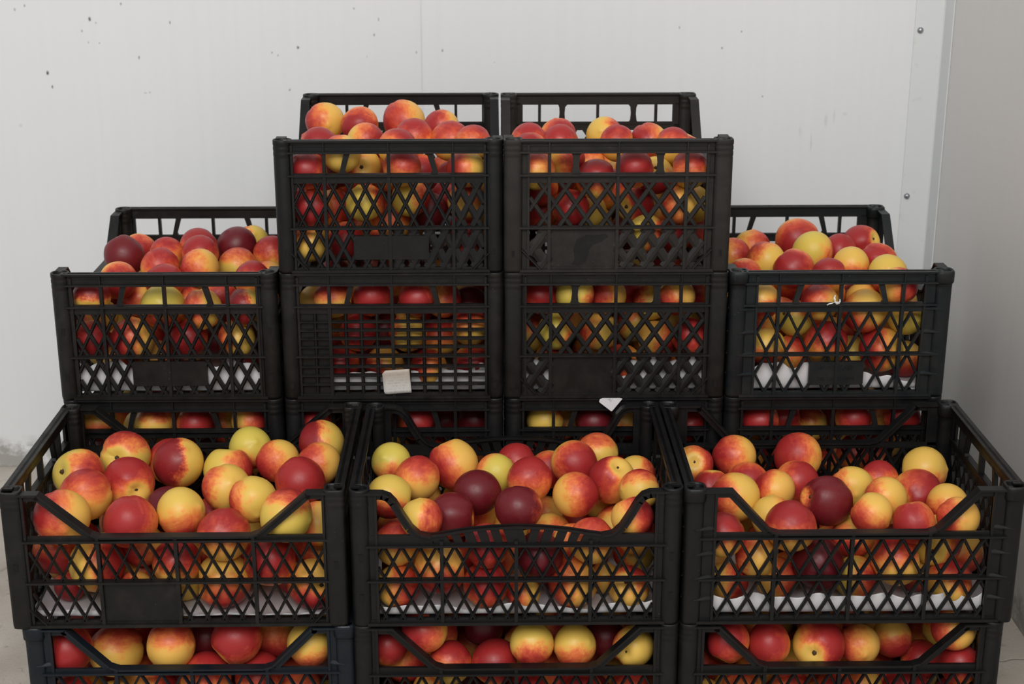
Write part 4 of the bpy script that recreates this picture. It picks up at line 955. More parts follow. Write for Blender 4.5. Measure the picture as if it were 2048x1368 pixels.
K|0.1968 0.2645 0.4237 0.0256|yF||yellow nectarine behind front wall of the crate directly below top-right, leftmost such one
L|0.4988 0.2473 0.3822 0.0256|yF||yellow nectarine behind front wall of the back right open crate, rightmost such one
J|-0.1863 0.2559 0.3823 0.0256|rF||red nectarine behind front wall of the square-grid crate, third from left
L2|0.4048 0.2257 0.2933 0.0256|rF||red nectarine behind front wall of the crate directly below back-right, second from left
J2|-0.0282 0.2311 0.2912 0.0256|dF||dark red nectarine behind front wall of the crate directly below square-grid, rightmost such one
G|-0.0726 0.3598 0.6809 0.0256|rL||left-blushed red nectarine heaped in the top left crate
I|-0.5332 0.2941 0.4622 0.0256|dF||dark red nectarine behind front wall of the back left open crate, leftmost such one
H|0.0895 0.3558 0.6704 0.0256|rF||red nectarine heaped in the top right crate
L|0.5415 0.3057 0.5001 0.0256|rF||red nectarine heaped in the back right open crate, rightmost such one
I2|-0.3845 0.2508 0.2798 0.0256|oF||orange nectarine behind front wall of the crate directly below back-left, second from left
J2|-0.0727 0.2528 0.2815 0.0256|dF||dark red nectarine behind front wall of the crate directly below square-grid, leftmost such one
K2|0.0945 0.2508 0.2812 0.0256|oF||orange nectarine behind front wall of the crate two below top-right, leftmost such one
G|-0.1893 0.3858 0.6809 0.0256|rF||red nectarine heaped in the top left crate, rightmost such one
I|-0.4158 0.3332 0.5076 0.0256|rT||top-blushed red nectarine heaped in the back left open crate, second from left
L2|0.4470 0.2484 0.2773 0.0256|yT||top-blushed yellow nectarine behind front wall of the crate directly below back-right
L2|0.5455 0.2508 0.2863 0.0256|oF||orange nectarine behind front wall of the crate directly below back-right
I|-0.3245 0.3397 0.4692 0.0256|oF||orange nectarine heaped in the back left open crate, rightmost such one
J2|-0.0979 0.2694 0.2412 0.0256|rF||red nectarine behind front wall of the crate directly below square-grid, rightmost such one
I|-0.4708 0.3600 0.4990 0.0256|oT||top-blushed orange nectarine heaped in the back left open crate, rightmost such one
L2|0.4802 0.2858 0.2711 0.0256|rF||red nectarine behind front wall of the crate directly below back-right, third from left
L|0.5012 0.3700 0.4969 0.0256|rF||red nectarine heaped in the back right open crate, fourth from left
L|0.3472 0.3745 0.4924 0.0256|oR||right-blushed orange nectarine heaped in the back right open crate, leftmost such one
I|-0.5192 0.4035 0.4930 0.0256|rF||red nectarine heaped in the back left open crate, second from left
I|-0.3647 0.4689 0.4887 0.0256|yF||yellow nectarine heaped in the back left open crate"""
GN = {}
for ln in IND.split('\n'):
    cr_, ps, col, st, lab = ln.split('|')
    x, y, z, r = [float(v) for v in ps.split()]
    st = tuple(float(v) for v in st.split()) if st else None
    o = bpy.data.objects.new('nectarine', VAR[rng.randrange(8)]); COL.objects.link(o)
    M = orient(col, st, (x, y, z)).to_4x4() @ Matrix.Scale(r*.995, 4); M.translation = (x, y, z)
    o.matrix_world = M
    o.color = params(col)
    tag(o, lab, 'nectarine', 'nectarines in crate '+{'A': 'front left', 'B': 'front middle', 'C': 'front right', 'D': 'bottom left', 'E': 'bottom middle', 'Ff': 'bottom right', 'G': 'top left', 'H': 'top right', 'I': 'back left', 'L': 'back right', 'J': 'with square grid', 'K': 'below top right', 'I2': 'below back left', 'J2': 'below square grid', 'K2': 'two below top right', 'L2': 'below back right'}[cr_])
    if st:
        s = link('stem', ME_stem, o)
REST = """-0.450 -0.012 0.208 0.0263 --
-0.396 -0.050 0.208 0.0268 --
-0.297 0.106 0.208 0.0268 --
-0.444 0.073 0.208 0.0262 --
-0.531 -0.041 0.208 0.0265 --
-0.234 0.026 0.208 0.0264 --
-0.374 0.092 0.208 0.0264 --
-0.391 0.008 0.208 0.0266 --
-0.319 0.023 0.209 0.0273 --
-0.497 0.082 0.208 0.0263 --
-0.346 -0.025 0.208 0.0262 --
-0.532 0.020 0.209 0.0276 --
-0.297 -0.041 0.208 0.0267 --
-0.260 0.071 0.208 0.0265 --
-0.479 0.032 0.208 0.0265 --
-0.275 0.001 0.225 0.0274 --
-0.218 0.103 0.208 0.0263 --
-0.432 0.029 0.228 0.0266 --
-0.331 0.071 0.221 0.0263 --
-0.483 -0.047 0.225 0.0278 --
-0.255 0.108 0.243 0.0282 --
-0.355 0.012 0.245 0.0283 --
-0.534 0.109 0.226 0.0268 --
-0.349 0.109 0.250 0.0275 --
-0.400 0.056 0.204 0.0228 --
-0.415 0.111 0.204 0.0228 --
-0.435 -0.103 0.204 0.0231 --
-0.518 -0.086 0.201 0.0201 --
-0.377 -0.087 0.201 0.0196 --
-0.440 -0.052 0.201 0.0199 --
-0.250 -0.071 0.201 0.0199 --
-0.249 0.032 0.033 0.0269 --
-0.260 -0.019 0.033 0.0272 --
-0.330 -0.064 0.033 0.0266 --
-0.305 0.027 0.032 0.0263 --
-0.339 0.074 0.034 0.0278 --
-0.415 0.031 0.034 0.0279 --
-0.297 0.104 0.033 0.0268 --
-0.399 -0.030 0.033 0.0273 --
-0.477 -0.082 0.035 0.0285 --
-0.426 0.106 0.033 0.0271 --
-0.503 0.011 0.034 0.0282 --
-0.492 0.078 0.037 0.0306 --
-0.233 0.092 0.035 0.0294 --
-0.363 0.026 0.033 0.0268 --
-0.457 -0.028 0.037 0.0311 --
-0.309 -0.021 0.055 0.0300 --
-0.524 -0.050 0.033 0.0266 --
-0.210 -0.010 0.033 0.0267 --
-0.207 0.050 0.054 0.0262 --
-0.389 0.074 0.053 0.0291 --
-0.281 0.063 0.058 0.0269 --
-0.331 0.110 0.072 0.0283 --
-0.462 0.036 0.062 0.0307 --
-0.523 0.110 0.069 0.0279 --
-0.334 0.039 0.071 0.0267 --
-0.361 -0.014 0.064 0.0265 --
-0.422 -0.004 0.073 0.0278 --
-0.502 -0.026 0.073 0.0289 --
-0.237 0.003 0.072 0.0263 --
-0.524 0.046 0.066 0.0265 --
-0.456 0.096 0.075 0.0284 --
-0.209 0.110 0.080 0.0279 --
-0.212 -0.044 0.078 0.0312 --
-0.285 0.019 0.085 0.0283 --
-0.243 0.052 0.092 0.0286 --
-0.360 0.074 0.097 0.0269 --
-0.383 0.029 0.081 0.0268 --
-0.423 0.060 0.098 0.0292 --
-0.465 -0.001 0.102 0.0267 --
-0.491 0.065 0.098 0.0265 --
-0.522 0.013 0.106 0.0288 --
-0.330 -0.009 0.103 0.0264 --
-0.265 0.112 0.071 0.0264 --
-0.308 0.072 0.099 0.0262 --
-0.407 -0.055 0.077 0.0266 --
-0.208 0.017 0.110 0.0265 --
-0.406 -0.023 0.118 0.0269 --
0.116 -0.023 0.209 0.0275 --
-0.006 0.087 0.209 0.0277 --
-0.064 0.039 0.208 0.0262 --
-0.114 -0.049 0.208 0.0270 --
-0.010 -0.013 0.209 0.0276 --
0.067 0.094 0.209 0.0273 --
0.168 0.048 0.209 0.0277 --
0.069 0.033 0.209 0.0274 --
0.055 -0.053 0.208 0.0268 --
0.112 0.067 0.208 0.0267 --
-0.105 0.099 0.208 0.0262 --
-0.131 0.053 0.208 0.0269 --
-0.107 0.005 0.209 0.0274 --
-0.054 -0.051 0.208 0.0268 --
0.014 0.036 0.211 0.0294 --
-0.054 0.110 0.208 0.0267 --
0.155 0.103 0.210 0.0283 --
0.155 0.003 0.234 0.0286 --
-0.044 0.071 0.241 0.0273 --
0.070 -0.012 0.232 0.0264 --
0.007 -0.060 0.228 0.0289 --
0.095 -0.059 0.238 0.0267 --
-0.027 0.021 0.245 0.0287 --
-0.095 0.064 0.244 0.0277 --
-0.083 -0.026 0.242 0.0279 --
0.137 0.051 0.252 0.0287 --
0.034 -0.113 0.202 0.0210 --
0.134 -0.074 0.201 0.0197 --
-0.116 0.054 0.032 0.0265 --
0.145 0.003 0.033 0.0271 --
0.016 -0.002 0.033 0.0273 --
0.040 -0.051 0.033 0.0268 --
-0.113 -0.054 0.033 0.0270 --
-0.032 0.092 0.032 0.0265 --
-0.008 0.045 0.033 0.0272 --
-0.060 0.044 0.034 0.0276 --
0.079 0.032 0.033 0.0274 --
-0.034 -0.026 0.032 0.0265 --
-0.014 -0.087 0.034 0.0283 --
0.121 -0.061 0.032 0.0262 --
0.089 0.100 0.036 0.0297 --
0.136 0.064 0.034 0.0276 --
0.030 0.092 0.036 0.0298 --
-0.111 0.107 0.036 0.0296 --
-0.091 -0.006 0.035 0.0291 --
0.084 -0.023 0.033 0.0267 --
0.177 -0.051 0.035 0.0292 --
0.172 0.104 0.034 0.0281 --
-0.031 0.013 0.065 0.0271 --
-0.071 0.085 0.068 0.0302 --
0.036 0.044 0.061 0.0279 --
0.181 0.038 0.032 0.0262 --
-0.127 -0.108 0.032 0.0263 --
0.000 -0.045 0.063 0.0263 --
0.053 -0.005 0.067 0.0262 --
0.152 0.035 0.073 0.0273 --
0.078 -0.062 0.065 0.0275 --
0.132 0.105 0.072 0.0305 --
0.180 -0.009 0.068 0.0271 --
0.100 0.060 0.070 0.0270 --
0.112 -0.006 0.075 0.0304 --
-0.067 -0.043 0.067 0.0277 --
-0.007 0.077 0.073 0.0267 --
-0.132 0.077 0.074 0.0263 --
-0.130 -0.021 0.069 0.0279 --
-0.106 0.026 0.074 0.0270 --
0.058 0.110 0.078 0.0268 --
0.002 0.033 0.098 0.0270 --
-0.062 0.040 0.096 0.0267 --
0.060 0.065 0.102 0.0272 --
0.037 -0.056 0.097 0.0279 --
0.180 0.078 0.079 0.0274 --
-0.115 -0.069 0.085 0.0283 --
-0.105 0.108 0.104 0.0283 --
0.117 0.034 0.113 0.0287 --
0.153 -0.006 0.111 0.0270 --
-0.091 -0.013 0.101 0.0264 --
-0.035 0.106 0.107 0.0299 --
-0.112 0.056 0.117 0.0292 --
0.020 0.102 0.113 0.0289 --
-0.074 -0.059 0.117 0.0284 --
0.073 -0.021 0.112 0.0285 --
0.576 0.043 0.208 0.0270 --
0.513 0.062 0.208 0.0262 --
0.394 0.040 0.208 0.0271 --
0.343 0.071 0.208 0.0266 --
0.450 0.044 0.208 0.0269 --
0.328 -0.032 0.208 0.0264 --
0.267 0.104 0.209 0.0273 --
0.385 -0.015 0.208 0.0271 --
0.269 -0.010 0.210 0.0288 --
0.513 -0.008 0.210 0.0286 --
0.287 0.046 0.209 0.0280 --
0.438 0.110 0.208 0.0267 --
0.384 0.101 0.208 0.0266 --
0.571 0.106 0.210 0.0287 --
0.489 0.107 0.208 0.0263 --
0.462 0.080 0.244 0.0288 --
0.518 -0.072 0.206 0.0248 --
0.345 0.021 0.204 0.0229 --
0.312 0.114 0.204 0.0228 --
0.404 -0.063 0.205 0.0239 --
0.570 -0.004 0.205 0.0240 --
0.268 -0.056 0.205 0.0233 --
0.427 0.003 0.206 0.0246 --
0.489 0.028 0.226 0.0237 --
0.416 0.075 0.225 0.0233 --
0.365 -0.055 0.203 0.0213 --
0.468 -0.054 0.033 0.0272 --
0.566 0.037 0.033 0.0268 --
0.362 0.025 0.032 0.0264 --
0.304 -0.043 0.032 0.0263 --
0.299 0.055 0.035 0.0295 --
0.447 0.009 0.033 0.0271 --
0.323 0.108 0.033 0.0265 --
0.389 0.074 0.032 0.0264 --
0.511 0.045 0.033 0.0270 --
0.412 -0.044 0.033 0.0266 --
0.445 0.068 0.032 0.0263 --
0.539 0.101 0.034 0.0283 --
0.549 -0.017 0.033 0.0269 --
0.496 -0.009 0.033 0.0274 --
0.361 -0.055 0.033 0.0266 --
0.262 0.104 0.036 0.0301 --
0.265 0.007 0.032 0.0262 --
0.482 0.107 0.033 0.0268 --
0.317 0.005 0.039 0.0265 --
0.356 -0.015 0.062 0.0263 --
0.541 0.063 0.070 0.0272 --
0.346 0.071 0.062 0.0295 --
0.402 0.005 0.056 0.0268 --
0.262 -0.084 0.034 0.0282 --
0.421 0.108 0.055 0.0284 --
0.471 0.041 0.068 0.0288 --
0.566 0.008 0.078 0.0309 --
0.463 -0.020 0.072 0.0269 --
0.260 0.041 0.069 0.0277 --
0.262 -0.036 0.063 0.0294 --
0.415 0.053 0.071 0.0275 --
0.466 0.093 0.081 0.0286 --
0.298 0.109 0.076 0.0269 --
0.388 -0.061 0.077 0.0293 --
0.330 -0.061 0.071 0.0262 --
0.368 0.028 0.085 0.0265 --
0.295 0.001 0.085 0.0281 --
0.378 0.108 0.087 0.0285 --
0.571 0.110 0.073 0.0265 --
0.302 0.061 0.091 0.0272 --
0.417 -0.019 0.100 0.0294 --
0.509 0.003 0.088 0.0307 --
0.335 -0.026 0.105 0.0265 --
0.503 0.063 0.102 0.0264 --
0.289 -0.060 0.105 0.0293 --
0.517 0.109 0.081 0.0273 --
0.422 0.087 0.110 0.0281 --
0.259 0.057 0.118 0.0271 --
0.355 0.068 0.116 0.0289 --
0.568 0.076 0.114 0.0295 --
0.460 0.013 0.114 0.0291 --
0.259 -0.018 0.117 0.0268 --
0.571 -0.038 0.108 0.0270 --
-0.091 0.372 0.559 0.0274 --
-0.043 0.413 0.559 0.0269 --
-0.121 0.293 0.559 0.0268 --
-0.187 0.456 0.558 0.0262 --
-0.109 0.438 0.563 0.0310 --
-0.183 0.282 0.561 0.0291 --
-0.159 0.330 0.559 0.0273 --
-0.040 0.473 0.558 0.0264 --
-0.031 0.358 0.558 0.0262 --
-0.167 0.508 0.559 0.0274 --
-0.226 0.495 0.561 0.0288 --
-0.201 0.378 0.562 0.0301 --
-0.219 0.325 0.559 0.0272 --
-0.098 0.502 0.558 0.0263 --
-0.246 0.429 0.558 0.0264 --
-0.032 0.266 0.560 0.0280 --
-0.145 0.392 0.561 0.0295 --
-0.156 0.436 0.593 0.0278 --
-0.077 0.471 0.592 0.0271 --
-0.140 0.245 0.575 0.0305 --
-0.124 0.350 0.597 0.0306 --
-0.245 0.391 0.591 0.0276 --
-0.190 0.339 0.599 0.0269 --
-0.206 0.424 0.591 0.0266 --
-0.243 0.295 0.596 0.0296 --
-0.031 0.511 0.592 0.0286 --
-0.055 0.380 0.601 0.0308 --
-0.132 0.498 0.597 0.0285 --
-0.197 0.512 0.603 0.0279 --
-0.245 0.462 0.597 0.0275 --
-0.239 0.345 0.619 0.0286 --
-0.115 0.404 0.609 0.0295 --
-0.029 0.443 0.597 0.0267 --
-0.029 0.331 0.600 0.0267 --
-0.173 0.388 0.606 0.0268 --
-0.031 0.282 0.610 0.0267 --
-0.045 0.478 0.632 0.0281 --
-0.190 0.463 0.627 0.0306 --
-0.029 0.411 0.635 0.0264 --
0.195 0.440 0.560 0.0276 --
0.098 0.409 0.558 0.0262 --
0.139 0.306 0.558 0.0263 --
0.182 0.365 0.560 0.0284 --
0.249 0.471 0.560 0.0286 --
0.249 0.333 0.561 0.0292 --
0.089 0.482 0.559 0.0273 --
0.072 0.350 0.561 0.0293 --
0.146 0.467 0.561 0.0292 --
0.051 0.443 0.559 0.0274 --
0.198 0.508 0.563 0.0313 --
0.261 0.392 0.563 0.0310 --
0.128 0.367 0.560 0.0283 --
0.234 0.431 0.595 0.0295 --
0.199 0.316 0.558 0.0262 --
0.054 0.396 0.587 0.0303 --
0.150 0.414 0.558 0.0266 --
0.126 0.513 0.575 0.0264 --
0.184 0.404 0.599 0.0297 --
0.121 0.435 0.595 0.0276 --
0.053 0.511 0.585 0.0291 --
0.165 0.329 0.598 0.0295 --
0.182 0.470 0.602 0.0287 --
0.265 0.358 0.607 0.0289 --
0.265 0.511 0.594 0.0290 --
0.074 0.458 0.602 0.0268 --
0.106 0.383 0.609 0.0312 --
0.217 0.334 0.604 0.0271 --
0.115 0.485 0.616 0.0272 --
0.052 0.325 0.604 0.0275 --
0.266 0.465 0.623 0.0282 --
0.216 0.513 0.615 0.0271 --
-0.341 0.283 0.384 0.0277 --
-0.402 0.396 0.383 0.0268 --
-0.431 0.300 0.383 0.0265 --
-0.538 0.451 0.384 0.0273 --
-0.454 0.362 0.383 0.0262 --
-0.407 0.507 0.384 0.0276 --
-0.440 0.466 0.383 0.0266 --
-0.347 0.475 0.385 0.0282 --
-0.476 0.512 0.384 0.0273 --
-0.493 0.302 0.384 0.0275 --
-0.501 0.391 0.384 0.0271 --
-0.329 0.379 0.387 0.0300 --
-0.381 0.339 0.385 0.0285 --
-0.394 0.446 0.384 0.0271 --
-0.533 0.341 0.387 0.0301 --
-0.488 0.456 0.403 0.0294 --
-0.330 0.430 0.414 0.0311 --
-0.452 0.415 0.385 0.0284 --
-0.529 0.509 0.384 0.0278 --
-0.424 0.338 0.419 0.0292 --
-0.544 0.271 0.383 0.0264 --
-0.540 0.408 0.418 0.0307 --
-0.426 0.439 0.423 0.0264 --
-0.376 0.299 0.420 0.0281 --
-0.326 0.249 0.421 0.0273 --
-0.372 0.379 0.422 0.0291 --
-0.366 0.513 0.413 0.0264 --
-0.487 0.343 0.419 0.0292 --
-0.501 0.501 0.426 0.0263 --
-0.482 0.409 0.427 0.0267 --
-0.443 0.500 0.420 0.0263 --
-0.325 0.489 0.429 0.0266 --
-0.377 0.466 0.429 0.0286 --
-0.542 0.470 0.432 0.0282 --
-0.420 0.475 0.460 0.0285 --
-0.453 0.373 0.445 0.0262 --
-0.544 0.357 0.436 0.0265 --
-0.161 0.315 0.383 0.0263 --
-0.170 0.436 0.383 0.0266 --
-0.219 0.471 0.383 0.0267 --
-0.076 0.371 0.383 0.0262 --
-0.122 0.469 0.384 0.0277 --
-0.028 0.468 0.385 0.0282 --
-0.104 0.291 0.383 0.0264 --
-0.162 0.376 0.384 0.0274 --
-0.123 0.416 0.383 0.0263 --
-0.220 0.420 0.384 0.0270 --
-0.026 0.300 0.383 0.0262 --
-0.240 0.293 0.387 0.0307 --
-0.081 0.501 0.383 0.0268 --
-0.077 0.440 0.383 0.0264 --
-0.188 0.512 0.384 0.0276 --
-0.234 0.352 0.387 0.0305 --
-0.029 0.395 0.385 0.0282 --
-0.088 0.405 0.418 0.0275 --
-0.117 0.341 0.397 0.0298 --
-0.067 0.319 0.411 0.0299 --
-0.140 0.512 0.405 0.0274 --
-0.243 0.512 0.405 0.0282 --
-0.179 0.473 0.418 0.0279 --
-0.244 0.395 0.420 0.0268 --
-0.194 0.293 0.414 0.0262 --
-0.039 0.512 0.411 0.0273 --
-0.189 0.346 0.420 0.0302 --
-0.243 0.238 0.384 0.0275 --
-0.043 0.433 0.421 0.0279 --
-0.187 0.404 0.420 0.0275 --
-0.136 0.296 0.425 0.0298 --
-0.087 0.469 0.427 0.0305 --
-0.140 0.439 0.425 0.0274 --
-0.242 0.447 0.423 0.0283 --
-0.090 0.358 0.440 0.0269 --
-0.028 0.355 0.419 0.0273 --
-0.243 0.323 0.433 0.0279 --
-0.135 0.485 0.448 0.0268 --
-0.220 0.489 0.448 0.0286 --
-0.111 0.252 0.444 0.0265 --
-0.134 0.383 0.427 0.0272 --
-0.230 0.367 0.462 0.0283 --
-0.029 0.477 0.449 0.0291 --
-0.198 0.252 0.443 0.0273 --
-0.076 0.287 0.452 0.0264 --
-0.147 0.341 0.456 0.0284 --
-0.075 0.429 0.464 0.0290 --
-0.029 0.313 0.450 0.0287 --
-0.199 0.312 0.461 0.0271 --
-0.070 0.513 0.451 0.0264 --
-0.160 0.411 0.466 0.0296 --
0.092 0.342 0.383 0.0264 --
0.259 0.418 0.384 0.0269 --
0.158 0.382 0.383 0.0268 --
0.075 0.279 0.383 0.0263 --
0.208 0.446 0.385 0.0280 --
0.080 0.217 0.383 0.0263 --
0.174 0.200 0.385 0.0280 --
0.056 0.489 0.383 0.0263 --
0.209 0.357 0.383 0.0266 --
0.225 0.305 0.384 0.0269 --
0.124 0.439 0.384 0.0276 --
0.139 0.272 0.385 0.0283 --
0.196 0.508 0.384 0.0278 --
0.266 0.504 0.383 0.0269 --
0.129 0.492 0.384 0.0273 --
0.062 0.422 0.387 0.0306 --
0.161 0.323 0.386 0.0294 --
0.052 0.319 0.401 0.0266 --
0.265 0.352 0.387 0.0303 --
0.091 0.468 0.414 0.0282 --
0.168 0.425 0.408 0.0263 --
0.215 0.400 0.413 0.0296 --
0.107 0.390 0.398 0.0292 --
0.230 0.483 0.414 0.0271 --
0.108 0.304 0.416 0.0297 --
0.168 0.475 0.412 0.0269 --
0.199 0.325 0.424 0.0277 --
0.140 0.355 0.427 0.0302 --
0.053 0.246 0.415 0.0276 --
0.269 0.302 0.407 0.0264 --
0.053 0.370 0.402 0.0275 --
0.138 0.513 0.430 0.0271 --
0.268 0.390 0.426 0.0273 --
0.073 0.403 0.440 0.0300 --
0.125 0.426 0.434 0.0272 --
0.102 0.251 0.438 0.0305 --
0.052 0.513 0.426 0.0268 --
0.269 0.451 0.419 0.0263 --
0.265 0.246 0.384 0.0269 --
0.203 0.446 0.440 0.0285 --
0.063 0.290 0.440 0.0264 --
0.053 0.455 0.449 0.0282 --
0.268 0.512 0.434 0.0275 --
0.248 0.339 0.438 0.0279 --
0.189 0.370 0.454 0.0307 --
0.086 0.350 0.436 0.0271 --
0.195 0.511 0.439 0.0284 --
0.119 0.472 0.460 0.0295 --
0.227 0.295 0.456 0.0272 --
0.239 0.382 0.466 0.0263 --
0.162 0.320 0.467 0.0313 --
0.245 0.476 0.463 0.0279 --
0.452 0.459 0.384 0.0272 --
0.544 0.455 0.384 0.0271 --
0.380 0.415 0.383 0.0268 --
0.432 0.336 0.384 0.0271 --
0.513 0.354 0.384 0.0269 --
0.376 0.329 0.383 0.0264 --
0.557 0.389 0.385 0.0284 --
0.360 0.276 0.385 0.0280 --
0.497 0.509 0.383 0.0263 --
0.361 0.493 0.384 0.0278 --
0.440 0.276 0.385 0.0281 --
0.473 0.392 0.385 0.0281 --
0.542 0.310 0.383 0.0269 --
0.418 0.507 0.388 0.0314 --
0.566 0.511 0.384 0.0269 --
0.488 0.306 0.387 0.0304 --
0.422 0.386 0.387 0.0268 --
0.515 0.417 0.402 0.0267 --
0.405 0.454 0.406 0.0286 --
0.349 0.373 0.385 0.0279 --
0.499 0.465 0.406 0.0269 --
0.406 0.303 0.418 0.0300 --
0.471 0.349 0.414 0.0270 --
0.563 0.480 0.427 0.0298 --
0.349 0.448 0.405 0.0271 --
0.541 0.264 0.403 0.0268 --
0.463 0.513 0.420 0.0272 --
0.566 0.345 0.411 0.0266 --
0.388 0.364 0.423 0.0305 --
0.350 0.312 0.424 0.0283 --
0.519 0.327 0.427 0.0277 --
0.530 0.377 0.427 0.0262 --
0.445 0.420 0.419 0.0281 --
0.364 0.246 0.425 0.0264 --
0.381 0.511 0.431 0.0289 --
0.444 0.468 0.439 0.0275 --
0.565 0.425 0.423 0.0279 --
0.437 0.375 0.447 0.0288 --
0.523 0.444 0.445 0.0264 --
0.519 0.512 0.429 0.0279 --
0.555 0.347 0.462 0.0294 --
0.373 0.461 0.448 0.0273 --
-0.490 0.247 0.208 0.0263 --
-0.509 0.333 0.209 0.0275 --
-0.377 0.472 0.208 0.0265 --
-0.478 0.436 0.208 0.0267 --
-0.376 0.366 0.208 0.0265 --
-0.526 0.477 0.210 0.0283 --
-0.451 0.512 0.209 0.0274 --
-0.421 0.221 0.208 0.0271 --
-0.399 0.311 0.210 0.0292 --
-0.454 0.384 0.208 0.0266 --
-0.324 0.275 0.208 0.0264 --
-0.525 0.203 0.210 0.0289 --
-0.327 0.462 0.209 0.0277 --
-0.324 0.199 0.208 0.0263 --
-0.409 0.416 0.209 0.0280 --
-0.530 0.386 0.212 0.0310 --
-0.539 0.272 0.211 0.0296 --
-0.326 0.328 0.209 0.0277 --
-0.371 0.248 0.209 0.0273 --
-0.460 0.296 0.212 0.0308 --
-0.333 0.409 0.209 0.0281 --
-0.433 0.462 0.208 0.0263 --
-0.343 0.512 0.209 0.0282 --
-0.437 0.341 0.230 0.0266 --
-0.470 0.199 0.210 0.0291 --
-0.480 0.479 0.241 0.0307 --
-0.376 0.197 0.208 0.0267 --
-0.401 0.513 0.222 0.0268 --
-0.332 0.236 0.242 0.0286 --
-0.369 0.433 0.243 0.0297 --
-0.416 0.266 0.235 0.0283 --
-0.356 0.299 0.239 0.0271 --
-0.447 0.419 0.250 0.0313 --
-0.338 0.367 0.243 0.0290 --
-0.487 0.367 0.241 0.0271 --
-0.539 0.511 0.250 0.0289 --
-0.504 0.296 0.243 0.0264 --
-0.520 0.434 0.243 0.0305 --
-0.540 0.235 0.250 0.0279 --
-0.457 0.237 0.244 0.0263 --
-0.542 0.345 0.245 0.0262 --
-0.347 0.481 0.253 0.0271 --
-0.384 0.341 0.251 0.0272 --
-0.409 0.471 0.253 0.0293 --
-0.457 0.283 0.265 0.0267 --
-0.542 0.281 0.273 0.0265 --
-0.529 0.387 0.269 0.0269 --
-0.426 0.323 0.278 0.0291 --
-0.382 0.389 0.268 0.0263 --
-0.479 0.328 0.274 0.0272 --
-0.484 0.444 0.282 0.0264 --
-0.326 0.413 0.270 0.0283 --
-0.325 0.278 0.275 0.0277 --
-0.382 0.512 0.274 0.0278 --
-0.442 0.511 0.266 0.0284 --
-0.341 0.328 0.277 0.0263 --
-0.496 0.250 0.276 0.0287 --
-0.431 0.378 0.288 0.0302 --
-0.528 0.327 0.290 0.0274 --
-0.496 0.513 0.279 0.0267 --
-0.406 0.429 0.288 0.0281 --
-0.538 0.468 0.286 0.0304 --
-0.324 0.513 0.284 0.0265 --
-0.228 0.305 0.208 0.0263 --
-0.062 0.360 0.208 0.0265 --
-0.237 0.202 0.208 0.0264 --
-0.165 0.506 0.208 0.0270 --
-0.042 0.235 0.208 0.0264 --
-0.236 0.478 0.208 0.0268 --
-0.061 0.488 0.209 0.0272 --
-0.045 0.413 0.208 0.0265 --
-0.103 0.421 0.208 0.0270 --
-0.202 0.369 0.209 0.0281 --
-0.170 0.216 0.208 0.0268 --
-0.074 0.302 0.209 0.0276 --
-0.112 0.217 0.210 0.0292 --
-0.150 0.305 0.208 0.0263 --
-0.173 0.445 0.210 0.0288 --
-0.127 0.350 0.208 0.0263 --
-0.123 0.471 0.212 0.0303 --
-0.195 0.261 0.209 0.0277 --
-0.244 0.399 0.208 0.0263 --
-0.154 0.395 0.210 0.0284 --
-0.206 0.414 0.235 0.0263 --
-0.097 0.513 0.234 0.0269 --
-0.243 0.346 0.234 0.0280 --
-0.145 0.258 0.221 0.0265 --
-0.069 0.447 0.240 0.0286 --
-0.031 0.280 0.234 0.0305 --
-0.197 0.482 0.240 0.0263 --
-0.168 0.342 0.237 0.0271 --
-0.243 0.249 0.228 0.0279 --
-0.077 0.394 0.243 0.0271 --
-0.094 0.335 0.246 0.0292 --
-0.196 0.297 0.251 0.0310 --
-0.137 0.430 0.248 0.0289 --
-0.202 0.197 0.244 0.0274 --
-0.028 0.376 0.243 0.0280 --
-0.145 0.214 0.253 0.0279 --
-0.142 0.500 0.254 0.0271 --
-0.205 0.370 0.266 0.0307 --
-0.027 0.513 0.237 0.0269 --
-0.207 0.245 0.265 0.0278 --
-0.136 0.300 0.257 0.0289 --
-0.128 0.376 0.252 0.0280 --
-0.063 0.492 0.265 0.0263 --
-0.242 0.447 0.249 0.0283 --
-0.042 0.328 0.260 0.0281 --
-0.244 0.513 0.243 0.0266 --
-0.060 0.370 0.284 0.0266 --
-0.183 0.443 0.270 0.0275 --
-0.107 0.467 0.274 0.0280 --
-0.029 0.424 0.268 0.0285 --
-0.186 0.510 0.282 0.0294 --
-0.151 0.343 0.287 0.0282 --
-0.162 0.399 0.283 0.0263 --
-0.236 0.486 0.287 0.0291 --
-0.158 0.257 0.279 0.0273 --
-0.100 0.415 0.284 0.0281 --
-0.243 0.406 0.281 0.0273 --
-0.030 0.285 0.290 0.0295 --
-0.180 0.204 0.290 0.0274 --
0.133 0.318 0.209 0.0281 --
0.207 0.434 0.208 0.0265 --
0.072 0.226 0.208 0.0268 --
0.177 0.483 0.209 0.0278 --
0.121 0.439 0.209 0.0275 --
0.136 0.259 0.208 0.0265 --
0.186 0.242 0.208 0.0263 --
0.055 0.405 0.209 0.0279 --
0.209 0.289 0.209 0.0274 --
0.253 0.391 0.210 0.0290 --
0.247 0.494 0.208 0.0263 --
0.238 0.200 0.209 0.0275 --
0.108 0.366 0.209 0.0276 --
0.177 0.382 0.210 0.0285 --
0.075 0.465 0.209 0.0280 --
0.064 0.323 0.210 0.0288 --
0.119 0.202 0.208 0.0267 --
0.261 0.304 0.208 0.0266 --
0.129 0.506 0.208 0.0267 --
0.054 0.512 0.217 0.0276 --
0.168 0.197 0.220 0.0269 --
0.219 0.340 0.208 0.0262 --
0.251 0.251 0.208 0.0267 --
0.179 0.324 0.234 0.0275 --
0.087 0.275 0.221 0.0291 --
0.118 0.402 0.247 0.0286 --
0.266 0.446 0.208 0.0265 --
